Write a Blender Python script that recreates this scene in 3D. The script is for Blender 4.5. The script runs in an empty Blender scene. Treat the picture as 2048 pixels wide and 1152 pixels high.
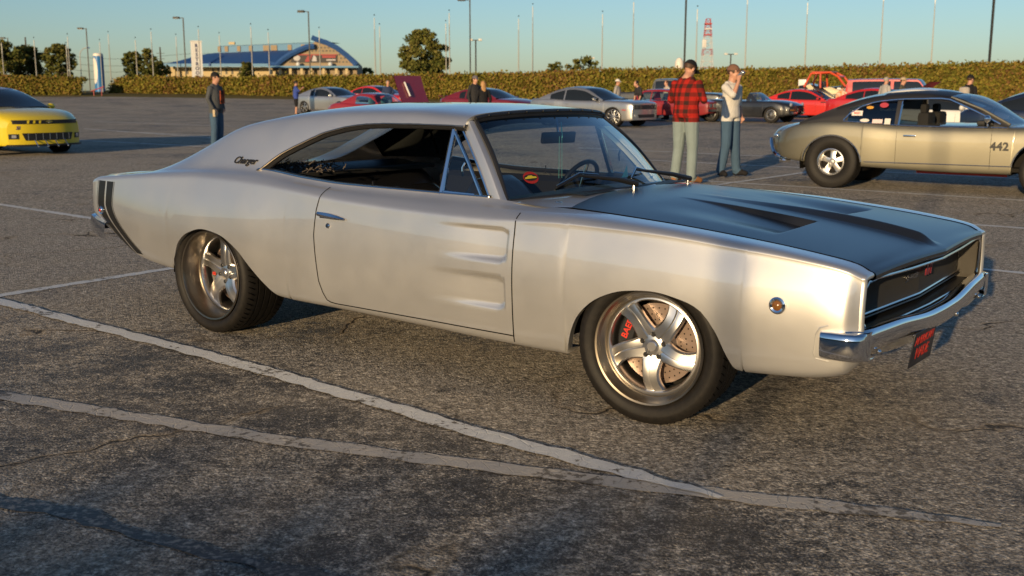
import bpy, bmesh, math, random
import numpy as np
from mathutils import Vector, Matrix
R = math.radians
scene = bpy.context.scene
col = scene.collection
random.seed(7)
rng = np.random.default_rng(11)

# ------------------------------------------------------------------ camera
cam_d = bpy.data.cameras.new('camera')
cam = bpy.data.objects.new('camera', cam_d)
col.objects.link(cam)
cam.location = (0, 0, 1.42)
cam.rotation_euler = (math.pi/2 - 0.1803, 0, 0)
cam_d.sensor_width = 36.0
cam_d.lens = 36.0*2165/2048
cam_d.clip_start = 0.05
cam_d.clip_end = 5000
cam_d.dof.use_dof = True
cam_d.dof.focus_distance = 5.6
cam_d.dof.aperture_fstop = 4.5
scene.camera = cam

# ------------------------------------------------------------------ sky and sun
SUN_AZ = R(245.0)      # direction to the sun, counter-clockwise from +X
SUN_EL = R(10.0)
world = bpy.data.worlds.new('World')
scene.world = world
world.use_nodes = True
wn = world.node_tree
sky_t = wn.nodes.new('ShaderNodeTexSky')
sky_t.sky_type = 'NISHITA'
sky_t.sun_disc = False
sky_t.sun_elevation = SUN_EL
sky_t.sun_rotation = math.pi/2 - SUN_AZ
sky_t.air_density = 0.95
sky_t.dust_density = 0.5
sky_t.ozone_density = 3.4
wn.links.new(sky_t.outputs[0], wn.nodes['Background'].inputs[0])
wn.nodes['Background'].inputs[1].default_value = 0.112
sun_d = bpy.data.lights.new('sun', 'SUN')
sun_d.energy = 5.0
sun_d.angle = R(0.6)
sun_d.color = (1.0, 0.73, 0.41)
sun = bpy.data.objects.new('sun', sun_d)
col.objects.link(sun)
sdir = Vector((math.cos(SUN_AZ)*math.cos(SUN_EL), math.sin(SUN_AZ)*math.cos(SUN_EL), math.sin(SUN_EL)))
sun.rotation_euler = sdir.to_track_quat('Z', 'Y').to_euler()
sun.location = sdir*30
scene.view_settings.view_transform = 'Standard'
scene.view_settings.look = 'None'
scene.view_settings.exposure = 0.18
scene.view_settings.gamma = 1.0
scene.render.engine = 'CYCLES'
scene.cycles.use_denoising = True
scene.cycles.max_bounces = 8
scene.cycles.transparent_max_bounces = 24

# ------------------------------------------------------------------ materials
MATS = {}
def mat(name, color=(.5, .5, .5), rough=.5, metal=0.0, coat=0.0, coat_rough=.03, spec=.5, trans=0.0, ior=1.45, emit=None, emit_s=0.0, alpha=1.0):
    if name in MATS: return MATS[name]
    m = bpy.data.materials.new(name); m.use_nodes = True
    b = m.node_tree.nodes['Principled BSDF']
    b.inputs['Base Color'].default_value = (*color, 1)
    b.inputs['Roughness'].default_value = rough
    b.inputs['Metallic'].default_value = metal
    b.inputs['Coat Weight'].default_value = coat
    b.inputs['Coat Roughness'].default_value = coat_rough
    b.inputs['Specular IOR Level'].default_value = spec
    b.inputs['Transmission Weight'].default_value = trans
    b.inputs['IOR'].default_value = ior
    b.inputs['Alpha'].default_value = alpha
    if emit:
        b.inputs['Emission Color'].default_value = (*emit, 1)
        b.inputs['Emission Strength'].default_value = emit_s
    MATS[name] = m
    return m
class NT:
    def __init__(s, m): s.t = m.node_tree; s.n = s.t.nodes; s.l = s.t.links; s.b = s.n['Principled BSDF']
    def new(s, typ, **kw):
        n = s.n.new(typ)
        for k, v in kw.items(): setattr(n, k, v)
        return n
    def link(s, a, b): s.l.new(a, b)
    def noise(s, vec, scale, detail=3, rough=.5, dist=0.0, dim='3D'):
        n = s.new('ShaderNodeTexNoise', noise_dimensions=dim)
        n.inputs['Scale'].default_value = scale; n.inputs['Detail'].default_value = detail
        n.inputs['Roughness'].default_value = rough; n.inputs['Distortion'].default_value = dist
        if vec is not None: s.link(vec, n.inputs['Vector'])
        return n.outputs[0]
    def ramp(s, fac, stops, interp='LINEAR'):
        n = s.new('ShaderNodeValToRGB'); cr = n.color_ramp; cr.interpolation = interp
        while len(cr.elements) < len(stops): cr.elements.new(.5)
        for e, (p, c) in zip(cr.elements, stops):
            e.position = p; e.color = (*c, 1) if len(c) == 3 else c
        s.link(fac, n.inputs[0]); return n.outputs[0]
    def mix(s, fac, a, b, mode='MIX'):
        n = s.new('ShaderNodeMix', data_type='RGBA', blend_type=mode)
        for inp, v in ((n.inputs[0], fac), (n.inputs[6], a), (n.inputs[7], b)):
            if hasattr(v, 'links'): s.link(v, inp)
            elif isinstance(v, (int, float)): inp.default_value = v
            else: inp.default_value = (*v, 1)
        return n.outputs[2]
    def math(s, op, a, b=None):
        n = s.new('ShaderNodeMath', operation=op)
        for i, v in enumerate((a, b)):
            if v is None: continue
            if hasattr(v, 'links'): s.link(v, n.inputs[i])
            else: n.inputs[i].default_value = v
        return n.outputs[0]
    def coords(s, kind='Object', scale=None, rot=None):
        o = s.new('ShaderNodeTexCoord').outputs[kind]
        if scale or rot:
            m = s.new('ShaderNodeMapping')
            if scale: m.inputs['Scale'].default_value = scale
            if rot: m.inputs['Rotation'].default_value = rot
            s.link(o, m.inputs[0]); o = m.outputs[0]
        return o
    def bump(s, h, strength=.3, dist=.01, normal=None):
        n = s.new('ShaderNodeBump'); n.inputs['Strength'].default_value = strength; n.inputs['Distance'].default_value = dist
        s.link(h, n.inputs['Height'])
        if normal: s.link(normal, n.inputs['Normal'])
        return n.outputs[0]

def paint(name, color, metal=.0, rough=.35, coat=1.0, coat_rough=.03, dirt=.12):
    """car paint: flake base under clear coat, a little road film"""
    if name in MATS: return MATS[name]
    m = mat(name, color, rough, metal, coat, coat_rough)
    t = NT(m); c = t.coords('Object')
    film = t.noise(c, 3.1, 5, .6)
    f = t.ramp(film, [(.35, (0, 0, 0)), (.75, (1, 1, 1))])
    cc = t.mix(t.math('MULTIPLY', f, dirt), color, tuple(.75*x+.04 for x in color))
    t.link(cc, t.b.inputs['Base Color'])
    r = t.math('MULTIPLY_ADD', f, .08); r.node.inputs[2].default_value = rough-.02
    t.link(r, t.b.inputs['Roughness'])
    return m

CHROME = mat('chrome', (.80, .81, .83), .06, 1.0)
t = NT(CHROME); t.link(t.ramp(t.noise(t.coords(), 9, 6, .65), [(.45, (.04,)*3), (.8, (.14,)*3)]), t.b.inputs['Roughness'])
DARKCHROME = mat('weathered_chrome', (.55, .55, .55), .16, 1.0)
BLACKTRIM = mat('black_trim', (.012, .012, .013), .42)
RUBBER = mat('rubber_black', (.016, .015, .015), .62)
SEAM = mat('seam_black', (.004, .004, .004), .9, spec=.05)
UNDER = mat('underbody', (.012, .011, .010), .85, spec=.2)
GLASS = None
def glass_mat(name, tint=(.86, .92, .92), dark=.25):
    """thin car glass: clear sheet that reflects by Fresnel, tint in the transparent lobe"""
    if name in MATS: return MATS[name]
    m = bpy.data.materials.new(name); m.use_nodes = True; MATS[name] = m
    n, l = m.node_tree.nodes, m.node_tree.links
    n.remove(n['Principled BSDF'])
    tr = n.new('ShaderNodeBsdfTransparent'); tr.inputs[0].default_value = (*tint, 1)
    gl = n.new('ShaderNodeBsdfGlossy'); gl.inputs['Roughness'].default_value = .015
    fr = n.new('ShaderNodeLayerWeight'); fr.inputs[0].default_value = .5      # facing: 1-cos, the same from both sides
    pw = n.new('ShaderNodeMath'); pw.operation = 'POWER'; pw.inputs[1].default_value = 3.4
    mu = n.new('ShaderNodeMath'); mu.operation = 'MULTIPLY_ADD'; mu.inputs[1].default_value = .85; mu.inputs[2].default_value = .10
    mx = n.new('ShaderNodeMixShader')
    l.new(fr.outputs['Facing'], pw.inputs[0]); l.new(pw.outputs[0], mu.inputs[0]); l.new(mu.outputs[0], mx.inputs[0])
    l.new(tr.outputs[0], mx.inputs[1]); l.new(gl.outputs[0], mx.inputs[2])
    l.new(mx.outputs[0], n['Material Output'].inputs[0])
    return m
CLEARGLASS = glass_mat('car_glass', (.80, .88, .87))
TINTGLASS = glass_mat('tinted_glass', (.16, .19, .20))

# ------------------------------------------------------------------ mesh helpers
def link(o, parent=None):
    col.objects.link(o)
    if parent is not None: o.parent = parent
    return o
def tag(o, label=None, cat=None, group=None, kind=None):
    if label: o['label'] = label
    if cat: o['category'] = cat
    if group: o['group'] = group
    if kind: o['kind'] = kind
    return o
def empty(name, loc=(0, 0, 0), rz=0.0, s=1.0):
    o = bpy.data.objects.new(name, None); o.empty_display_size = .2
    o.location = loc; o.rotation_euler = (0, 0, rz); o.scale = (s, s, s)
    return link(o)
def mesh_obj(name, verts, faces, m, parent=None, smooth=True, sharp=35, mats=None, fm=None):
    me = bpy.data.meshes.new(name)
    me.from_pydata([tuple(map(float, v)) for v in verts], [], faces)
    for mm in (mats or [m]): me.materials.append(mm)
    if fm is not None: me.polygons.foreach_set('material_index', fm)
    if smooth:
        me.polygons.foreach_set('use_smooth', [True]*len(me.polygons))
        me.update()
        if sharp and sharp < 180: me.set_sharp_from_angle(angle=R(sharp))
    me.validate(clean_customdata=False)
    return link(bpy.data.objects.new(name, me), parent)
class MB:
    """collects shapes into ONE mesh"""
    def __init__(s): s.v = []; s.f = []; s.mi = []; s.cur = 0
    def add(s, v, f):
        b = len(s.v); s.v += [tuple(map(float, p)) for p in v]; s.f += [tuple(b+i for i in q) for q in f]; s.mi += [s.cur]*len(f); return s
    def box(s, c, d, rz=0.0, bevel=0.0, M=None):
        x, y, z = d[0]/2, d[1]/2, d[2]/2
        if bevel <= 0:
            v = [(i*x, j*y, k*z) for i in (-1, 1) for j in (-1, 1) for k in (-1, 1)]
            f = [(0, 1, 3, 2), (4, 6, 7, 5), (0, 4, 5, 1), (2, 3, 7, 6), (0, 2, 6, 4), (1, 5, 7, 3)]
        else:
            bm = bmesh.new(); bmesh.ops.create_cube(bm, size=1)
            for q in bm.verts: q.co = (q.co.x*2*x, q.co.y*2*y, q.co.z*2*z)
            bmesh.ops.bevel(bm, geom=bm.edges[:], offset=bevel, segments=2, affect='EDGES', profile=.6)
            bm.verts.index_update(); v = [tuple(q.co) for q in bm.verts]; f = [tuple(q.index for q in p.verts) for p in bm.faces]; bm.free()
        if rz or M is not None:
            T = (M if M is not None else Matrix.Identity(3)) @ Matrix.Rotation(rz, 3, 'Z')
            v = [tuple(T @ Vector(q)) for q in v]
        return s.add([(a+c[0], b+c[1], d_+c[2]) for a, b, d_ in v], f)
    def tube(s, pts, r, n=8, cap=True, flat=None):
        """round bar along points; r number or list; flat=(axis,scale) squashes"""
        pts = [Vector(p) for p in pts]; k = len(pts)
        rr = [r]*k if isinstance(r, (int, float)) else list(r)
        V = []; F = []; up = None
        for i, p in enumerate(pts):
            d = (pts[min(i+1, k-1)]-pts[max(i-1, 0)]).normalized()
            if up is None:
                up = Vector((0, 0, 1)) if abs(d.z) < .9 else Vector((0, 1, 0))
            a = d.cross(up).normalized(); b = a.cross(d).normalized(); up = b
            for j in range(n):
                an = 2*math.pi*j/n
                V.append(p + (a*math.cos(an)+b*math.sin(an))*rr[i])
        for i in range(k-1):
            for j in range(n):
                q = (j+1) % n; F.append((i*n+j, i*n+q, (i+1)*n+q, (i+1)*n+j))
        if cap: F.append(tuple(range(n-1, -1, -1))); F.append(tuple((k-1)*n+j for j in range(n)))
        return s.add(V, F)
    def lathe(s, prof, n=32, axis='Z', c=(0, 0, 0), a0=0.0, a1=2*math.pi):
        """prof: (radius, height) pairs turned round an axis"""
        full = abs(a1-a0) > 6.28; m = n if full else n+1; V = []; F = []
        for i in range(m):
            a = a0+(a1-a0)*i/n
            for r, h in prof:
                x, y = r*math.cos(a), r*math.sin(a)
                p = {'Z': (x, y, h), 'Y': (x, h, y), 'X': (h, x, y)}[axis]
                V.append((p[0]+c[0], p[1]+c[1], p[2]+c[2]))
        k = len(prof)
        for i in range(n):
            q = (i+1) % m
            for j in range(k-1): F.append((i*k+j, q*k+j, q*k+j+1, i*k+j+1))
        return s.add(V, F)
    def ball(s, c, r, n=12, m=8):
        r = (r, r, r) if isinstance(r, (int, float)) else r
        V = [(c[0], c[1], c[2]-r[2])]; F = []
        for i in range(1, m):
            ph = -math.pi/2+math.pi*i/m
            for j in range(n):
                a = 2*math.pi*j/n
                V.append((c[0]+r[0]*math.cos(ph)*math.cos(a), c[1]+r[1]*math.cos(ph)*math.sin(a), c[2]+r[2]*math.sin(ph)))
        V.append((c[0], c[1], c[2]+r[2])); T = len(V)-1
        for j in range(n):
            q = (j+1) % n
            F.append((0, 1+q, 1+j)); F.append((T, 1+(m-2)*n+j, 1+(m-2)*n+q))
            for i in range(m-2): F.append((1+i*n+j, 1+i*n+q, 1+(i+1)*n+q, 1+(i+1)*n+j))
        return s.add(V, F)
    def prism(s, poly, d, M=None):
        """polygon (x,y) extruded by d along z, then moved by a 4x4 matrix"""
        n = len(poly); V = [Vector((x, y, 0)) for x, y in poly]+[Vector((x, y, d)) for x, y in poly]
        if M is not None: V = [M @ v for v in V]
        F = [tuple(range(n-1, -1, -1)), tuple(range(n, 2*n))]+[(i, (i+1) % n, n+(i+1) % n, n+i) for i in range(n)]
        return s.add(V, F)
    def grid(s, P, flip=False, mask=None):
        P = np.asarray(P); a, b = P.shape[:2]; F = []
        for i in range(a-1):
            for j in range(b-1):
                if mask is not None and not mask[i, j]: continue
                q = (i*b+j, i*b+j+1, (i+1)*b+j+1, (i+1)*b+j)
                F.append(q[::-1] if flip else q)
        used = sorted({i for q in F for i in q}); mp = {o: k for k, o in enumerate(used)}
        fl = P.reshape(-1, 3)
        return s.add([fl[i] for i in used], [tuple(mp[i] for i in q) for q in F])
    def build(s, name, m, parent=None, smooth=True, sharp=35, mats=None, weld=False, fix=False):
        o = mesh_obj(name, s.v, s.f, m, parent, smooth and not weld, sharp, mats, s.mi if mats else None)
        if weld or fix:
            bm = bmesh.new(); bm.from_mesh(o.data)
            if weld: bmesh.ops.remove_doubles(bm, verts=bm.verts, dist=2e-4)
            if fix: bmesh.ops.recalc_face_normals(bm, faces=bm.faces)
            bm.to_mesh(o.data); bm.free()
            if smooth:
                o.data.polygons.foreach_set('use_smooth', [True]*len(o.data.polygons)); o.data.update()
                if sharp < 180: o.data.set_sharp_from_angle(angle=R(sharp))
        return o
def mirror_y(o, parent=None, name=None):
    """the other-side twin of a part, as its own object"""
    me = o.data.copy(); me.transform(Matrix.Scale(-1, 4, (0, 1, 0))); me.flip_normals()
    c = bpy.data.objects.new(name or o.name.split('.')[0], me)
    return link(c, parent or o.parent)
def copy_tree(o, parent=None):
    c = o.copy(); col.objects.link(c); c.parent = parent
    for ch in o.children: copy_tree(ch, c)
    return c
def text_mesh(s, size=.1, depth=.002, shear=0.0, bold=0.0, space=1.0):
    cu = bpy.data.curves.new('lettering', 'FONT'); cu.body = s; cu.size = size; cu.extrude = depth
    cu.align_x = 'CENTER'; cu.align_y = 'CENTER'; cu.shear = shear; cu.offset = bold; cu.space_character = space
    cu.resolution_u = 3
    o = bpy.data.objects.new('lettering', cu); col.objects.link(o)
    dg = bpy.context.evaluated_depsgraph_get(); me = bpy.data.meshes.new_from_object(o.evaluated_get(dg))
    bpy.data.objects.remove(o); return me
def text_obj(name, s, m, parent, origin, xdir, ydir, size=.1, depth=.002, **k):
    me = text_mesh(s, size, depth, **k)
    x = Vector(xdir).normalized(); y = Vector(ydir); y = (y-x*y.dot(x)).normalized(); z = x.cross(y)
    T = Matrix(((x.x, y.x, z.x, origin[0]), (x.y, y.y, z.y, origin[1]), (x.z, y.z, z.z, origin[2]), (0, 0, 0, 1)))
    me.transform(T); me.materials.clear(); me.materials.append(m); me.name = name
    return link(bpy.data.objects.new(name, me), parent)
def pchip(xk, yk, x):
    xk = np.asarray(xk, float); yk = np.asarray(yk, float); x = np.asarray(x, float)
    if xk[0] > xk[-1]: xk, yk = xk[::-1], yk[::-1]
    h = np.diff(xk); d = np.diff(yk)/h; m = np.zeros_like(yk)
    for i in range(1, len(xk)-1):
        if d[i-1]*d[i] > 0:
            w1, w2 = 2*h[i]+h[i-1], h[i]+2*h[i-1]; m[i] = (w1+w2)/(w1/d[i-1]+w2/d[i])
    m[0], m[-1] = d[0], d[-1]
    i = np.clip(np.searchsorted(xk, x)-1, 0, len(h)-1); t = np.clip((x-xk[i])/h[i], 0, 1)
    return ((1+2*t)*(1-t)**2*yk[i]+t*(1-t)**2*h[i]*m[i]+t*t*(3-2*t)*yk[i+1]+t*t*(t-1)*h[i]*m[i+1])
def sm(x, a, b):
    t = np.clip((np.asarray(x, float)-a)/(b-a), 0, 1); return t*t*(3-2*t)
def bsp_basis(n, u):
    """clamped cubic B-spline basis, u in 0..1"""
    k = np.concatenate([[0]*3, np.linspace(0, 1, n-2), [1]*3]); u = np.clip(u, 0, 1-1e-9)
    N = np.array([((k[i] <= u) & (u < k[i+1])).astype(float) for i in range(len(k)-1)])
    for d in range(1, 4):
        M_ = np.zeros((len(k)-1-d, len(u)))
        for i in range(len(k)-1-d):
            a = k[i+d]-k[i]; b = k[i+d+1]-k[i+1]
            if a > 0: M_[i] += (u-k[i])/a*N[i]
            if b > 0: M_[i] += (k[i+d+1]-u)/b*N[i+1]
        N = M_
    return N.T
def greville(n):
    k = np.concatenate([[0]*3, np.linspace(0, 1, n-2), [1]*3]); return np.array([(k[i+1]+k[i+2]+k[i+3])/3 for i in range(n)])

# ------------------------------------------------------------------ ground shape
GY = [-400, 12, 20, 40, 57, 70, 85, 110, 2500]; GZ = [0, 0, .04, .11, .13, .42, 1.0, 1.1, 1.1]
def gz(y): return float(np.interp(y, GY, GZ))
# ================================================================== GROUND
def asphalt():
    m = mat('asphalt', (.1, .1, .1), .85, spec=.35); t = NT(m); c = t.coords('Object')
    def vor(scale, feat='F1', vec=c, rnd=1.0):
        v = t.new('ShaderNodeTexVoronoi', feature=feat); v.inputs['Scale'].default_value = scale
        v.inputs['Randomness'].default_value = rnd; t.link(vec, v.inputs['Vector']); return v
    # exposed aggregate: pale and brown stones in dark binder
    st = vor(95); st2 = vor(46); st3 = vor(210)
    stone = t.ramp(st.outputs['Color'], [(.0, (.09, .083, .075)), (.30, (.24, .215, .18)), (.60, (.46, .42, .35)), (.80, (.32, .26, .19)), (1, (.75, .70, .61))])
    stoneb = t.ramp(st2.outputs['Color'], [(.0, (.09, .082, .074)), (.5, (.36, .32, .26)), (.9, (.62, .56, .47))])
    stone = t.mix(.38, stone, stoneb)
    binder = t.ramp(st3.outputs['Color'], [(.0, (.028, .028, .029)), (.55, (.065, .063, .062)), (.84, (.12, .113, .105)), (1, (.55, .52, .47))])
    # how far the black seal coat has worn off, patchy at several sizes
    w1 = t.noise(c, .35, 4, .6); w2 = t.noise(c, 2.3, 6, .65); w3 = t.noise(c, 11, 5, .7); w4 = t.noise(c, 95, 4, .75)
    sx = t.new('ShaderNodeSeparateXYZ'); t.link(c, sx.inputs[0])
    wear = t.math('ADD', t.math('MULTIPLY', w1, .9), t.math('MULTIPLY', w2, .75))
    wear = t.math('ADD', wear, t.math('MULTIPLY', w3, .75))
    wear = t.math('ADD', wear, t.math('MULTIPLY', w4, 1.5))
    # the bays nearer the double line keep more of their coating
    lane = t.math('ADD', t.math('MULTIPLY', sx.outputs[0], .605), t.math('MULTIPLY', sx.outputs[1], .796))
    lr = t.ramp(t.math('MULTIPLY', lane, .05), [(.05, (.20,)*3), (.115, (.18,)*3), (.155, (.06,)*3), (.19, (.21,)*3), (.30, (.29,)*3), (1, (.20,)*3)])
    wear = t.math('SUBTRACT', t.math('ADD', wear, lr), .40)
    wm = t.ramp(t.math('MULTIPLY', wear, .5), [(.80, (0,)*3), (.85, (1,)*3)])
    base = t.mix(wm, binder, stone)
    # pits and proud stones a finger wide, so the grain still shows at a few metres
    g1 = t.ramp(t.noise(c, 55, 5, .75), [(.36, (.30,)*3), (.48, (.85,)*3), (.56, (1.15,)*3), (.68, (1.9,)*3)])
    g2 = t.ramp(t.noise(c, 22, 5, .75), [(.34, (.45,)*3), (.50, (1.0,)*3), (.66, (1.5,)*3)])
    base = t.mix(1.0, t.mix(1.0, base, g1, 'MULTIPLY'), g2, 'MULTIPLY')
    # sandy film and darker oil stains
    sand = t.ramp(t.noise(c, .8, 5, .6), [(.45, (0,)*3), (.75, (1,)*3)])
    base = t.mix(t.math('MULTIPLY', sand, .30), base, (.30, .245, .175))
    # cracks with sand in them
    dn = t.new('ShaderNodeVectorMath', operation='ADD')
    nz = t.new('ShaderNodeTexNoise'); nz.inputs['Scale'].default_value = 1.7; nz.inputs['Detail'].default_value = 6; t.link(c, nz.inputs['Vector'])
    sc = t.new('ShaderNodeVectorMath', operation='SCALE'); sc.inputs['Scale'].default_value = .9; t.link(nz.outputs['Color'], sc.inputs[0])
    t.link(c, dn.inputs[0]); t.link(sc.outputs[0], dn.inputs[1])
    ck = vor(.55, 'DISTANCE_TO_EDGE', dn.outputs[0]).outputs['Distance']
    gate = t.ramp(t.noise(c, .6, 3), [(.50, (0,)*3), (.57, (1,)*3)])
    crack = t.math('MULTIPLY', t.ramp(ck, [(.0025, (1,)*3), (.007, (0,)*3)]), gate)
    rimc = t.math('MULTIPLY', t.ramp(ck, [(.008, (1,)*3), (.022, (0,)*3)]), gate)
    base = t.mix(t.math('MULTIPLY', rimc, .45), base, (.40, .30, .18))
    base = t.mix(crack, base, (.012, .011, .010))
    t.link(base, t.b.inputs['Base Color'])
    h = t.math('ADD', t.math('MULTIPLY', st.outputs['Distance'], -.8), t.math('MULTIPLY', w4, .6))
    h = t.math('ADD', h, t.math('MULTIPLY', wm, -.12))
    h = t.math('SUBTRACT', h, t.math('MULTIPLY', crack, .9))
    t.link(t.bump(h, 1.0, .012), t.b.inputs['Normal'])
    t.link(t.ramp(wm, [(0, (.62,)*3), (1, (.9,)*3)]), t.b.inputs['Roughness'])
    return m
ASPHALT = asphalt()
# lot: gently rising sheet, fine near the camera
ys = np.concatenate([np.linspace(-60, 0, 8), np.linspace(2, 90, 60)])
xs = np.linspace(-130, 130, 40)
P = np.array([[(x, y, gz(y)) for x in xs] for y in ys])
tag(MB().grid(P, flip=True).build('parking_lot', ASPHALT), 'worn grey asphalt of the car park', kind='structure')
# dry grass verge and the land beyond
GRASS = mat('dry_grass_ground', (.16, .11, .045), .95, spec=.1)
t = NT(GRASS); c = t.coords(); n1 = t.noise(c, .25, 6, .7); n2 = t.noise(c, 6, 5, .7)
t.link(t.mix(n2, t.ramp(n1, [(.35, (.17, .115, .05)), (.6, (.12, .10, .035)), (.8, (.22, .15, .07))]), (.07, .065, .025)), t.b.inputs['Base Color'])
t.link(t.bump(n2, .8, .1), t.b.inputs['Normal'])
VX = [-900, -60, -30, -14, 10, 32, 60, 900]; VYl = [84, 84, 84, 79, 70, 57, 48, 48]   # where the verge begins
def verge_y(x): return float(np.interp(x, VX, VYl))
xs = np.concatenate([[-2600, -900, -300, -130], np.linspace(-80, 90, 60), [130, 300, 900, 2600]])
vs = [0, .6, 2, 4, 8, 16, 30, 60, 150, 500, 1600, 2600]
P = np.array([[(x, verge_y(x)+v, max(gz(verge_y(x)+min(v, 40))+.02, .02)+.15*min(v, 3)/3+(rng.random()*.06 if 0 < v < 8 else 0)) for x in xs] for v in vs])
P[0, :, 2] -= .06
tag(MB().grid(P, flip=True).build('grass_field', GRASS), 'dry grass verge and flat land beyond the lot', kind='structure')

# painted bay lines
def line_mat(name, colr, wearlo, wearhi):
    m = mat(name, colr, .7); t = NT(m); c = t.coords()
    n1 = t.noise(c, 26, 6, .7); n2 = t.noise(c, 2.1, 4, .6)
    v = t.math('ADD', t.math('MULTIPLY', n1, .7), t.math('MULTIPLY', n2, .6))
    k = t.ramp(v, [(wearlo, (0,)*3), (wearhi, (1,)*3)])
    g = t.mix(t.noise(c, 60, 3), tuple(x*.72 for x in colr), colr)
    t.link(t.mix(k, g, (.14, .125, .105)), t.b.inputs['Base Color'])
    cr = t.new('ShaderNodeTexVoronoi', feature='DISTANCE_TO_EDGE'); cr.inputs['Scale'].default_value = 14; t.link(c, cr.inputs['Vector'])
    e = t.ramp(cr.outputs['Distance'], [(.0, (0,)*3), (.035, (1,)*3)])
    t.link(t.bump(t.math('ADD', t.math('SUBTRACT', e, k), t.noise(c, 130, 2)), .7, .004), t.b.inputs['Normal'])
    return m
LINE = line_mat('line_paint_white', (.70, .70, .67), .745, .775)
OLDLINE = line_mat('line_paint_old', (.50, .46, .40), .69, .725)
def line(pts, w, m, label, z0=.004, jag=.012):
    pts = [Vector((a, b, 0)) for a, b in pts]; L = []; step = .07
    for a, b in zip(pts[:-1], pts[1:]):
        k = max(2, int((b-a).length/step))
        L += [a.lerp(b, i/k) for i in range(k)]
    L.append(pts[-1]); P = []; n_L = len(L)
    for i, p in enumerate(L):
        d = (L[min(i+1, len(L)-1)]-L[max(i-1, 0)]).normalized(); nrm = Vector((-d.y, d.x, 0))
        row = []
        for s_ in (-.5, 0, .5):
            q = p+nrm*(w*s_*min(1, (n_L-i)/9+.15)+(random.uniform(-jag, jag) if s_ else 0)); row.append((q.x, q.y, gz(q.y)+z0))
        P.append(row)
    tag(MB().grid(np.array(P), flip=False).build('painted_line', m, fix=False), label, 'parking line')
    return
for o_ in [0]:
    line([(-3.62, 7.36), (-1.36, 5.47), (-.05, 4.29), (.74, 3.63)], .105, LINE, 'white painted line running beside the silver coupe from rear to front', .008)
    line([(-3.4, 5.38), (-2.42, 4.94), (-.96, 4.28), (.5, 3.745), (1.62, 3.385)], .105, OLDLINE, 'older faded grey line that meets the white line at a narrow angle', .004)
    line([(-3.75, 7.27), (-2.79, 8.64), (-1.2, 10.9)], .10, LINE, 'white cross line running under the tail of the silver coupe', .004)
    line([(-7.5, 14.5), (-4.77, 12.18), (-2.5, 10.25)], .10, LINE, 'white bay line pointing at the tail of the silver coupe')
    line([(2.9, 17.1), (4.01, 16.24), (6.67, 14.08), (9, 12.2)], .10, LINE, 'white bay line passing just before the vinyl roofed coupe')
    line([(3.1, 16.3), (5.09, 18.71), (6.4, 20.3)], .10, LINE, 'white cross line running under the rear of the vinyl roofed coupe', .008)
    line([(3.4, 8.95), (4.6, 7.98)], .10, LINE, 'white bay line beyond the front bumper of the silver coupe')
    line([(4.2, 12.2), (6.2, 10.6)], .10, LINE, 'white bay line between the front bumper and the vinyl roofed coupe')
    line([(2.3, 22.2), (5.39, 19.66), (9, 16.7)], .10, LINE, 'white bay line behind the two standing men')
    line([(1.6, 26.3), (5.27, 23.16), (9, 20)], .10, LINE, 'white bay line in front of the dark roadster')
    line([(-14.98, 38.3), (-8.74, 31.6), (-6, 28.5)], .11, LINE, 'white bay line far behind the yellow coupe')
    line([(-12.6, 30.6), (-7.4, 26.7), (-5, 24.9)], .11, LINE, 'white bay line in the shade beside the yellow coupe')
    line([(-13, 36), (-2, 27.2)], .11, LINE, 'white bay line beyond the man in the grey jacket')
    line([(-18, 47), (-5, 36.5)], .11, LINE, 'white bay line in the open middle of the lot')

# tar poured along an old joint in the foreground
TAR = mat('tar', (.016, .016, .017), .45); t = NT(TAR); c = t.coords(); k = t.ramp(t.noise(c, 34, 5, .7), [(.50, (0,)*3), (.60, (1,)*3)])
t.link(t.mix(k, (.014, .014, .015), (.20, .18, .15)), t.b.inputs['Base Color']); t.link(t.bump(t.noise(c, 60, 4), .5, .006), t.b.inputs['Normal'])
line([(-2.6, 4.05), (-2.1, 3.80), (-1.80, 3.60), (-1.45, 3.47), (-1.15, 3.27), (-.85, 3.13), (-.55, 2.98), (-.2, 2.86)], .075, TAR, 'ragged dark tar seam running below the faded line', .004, .022)
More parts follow.
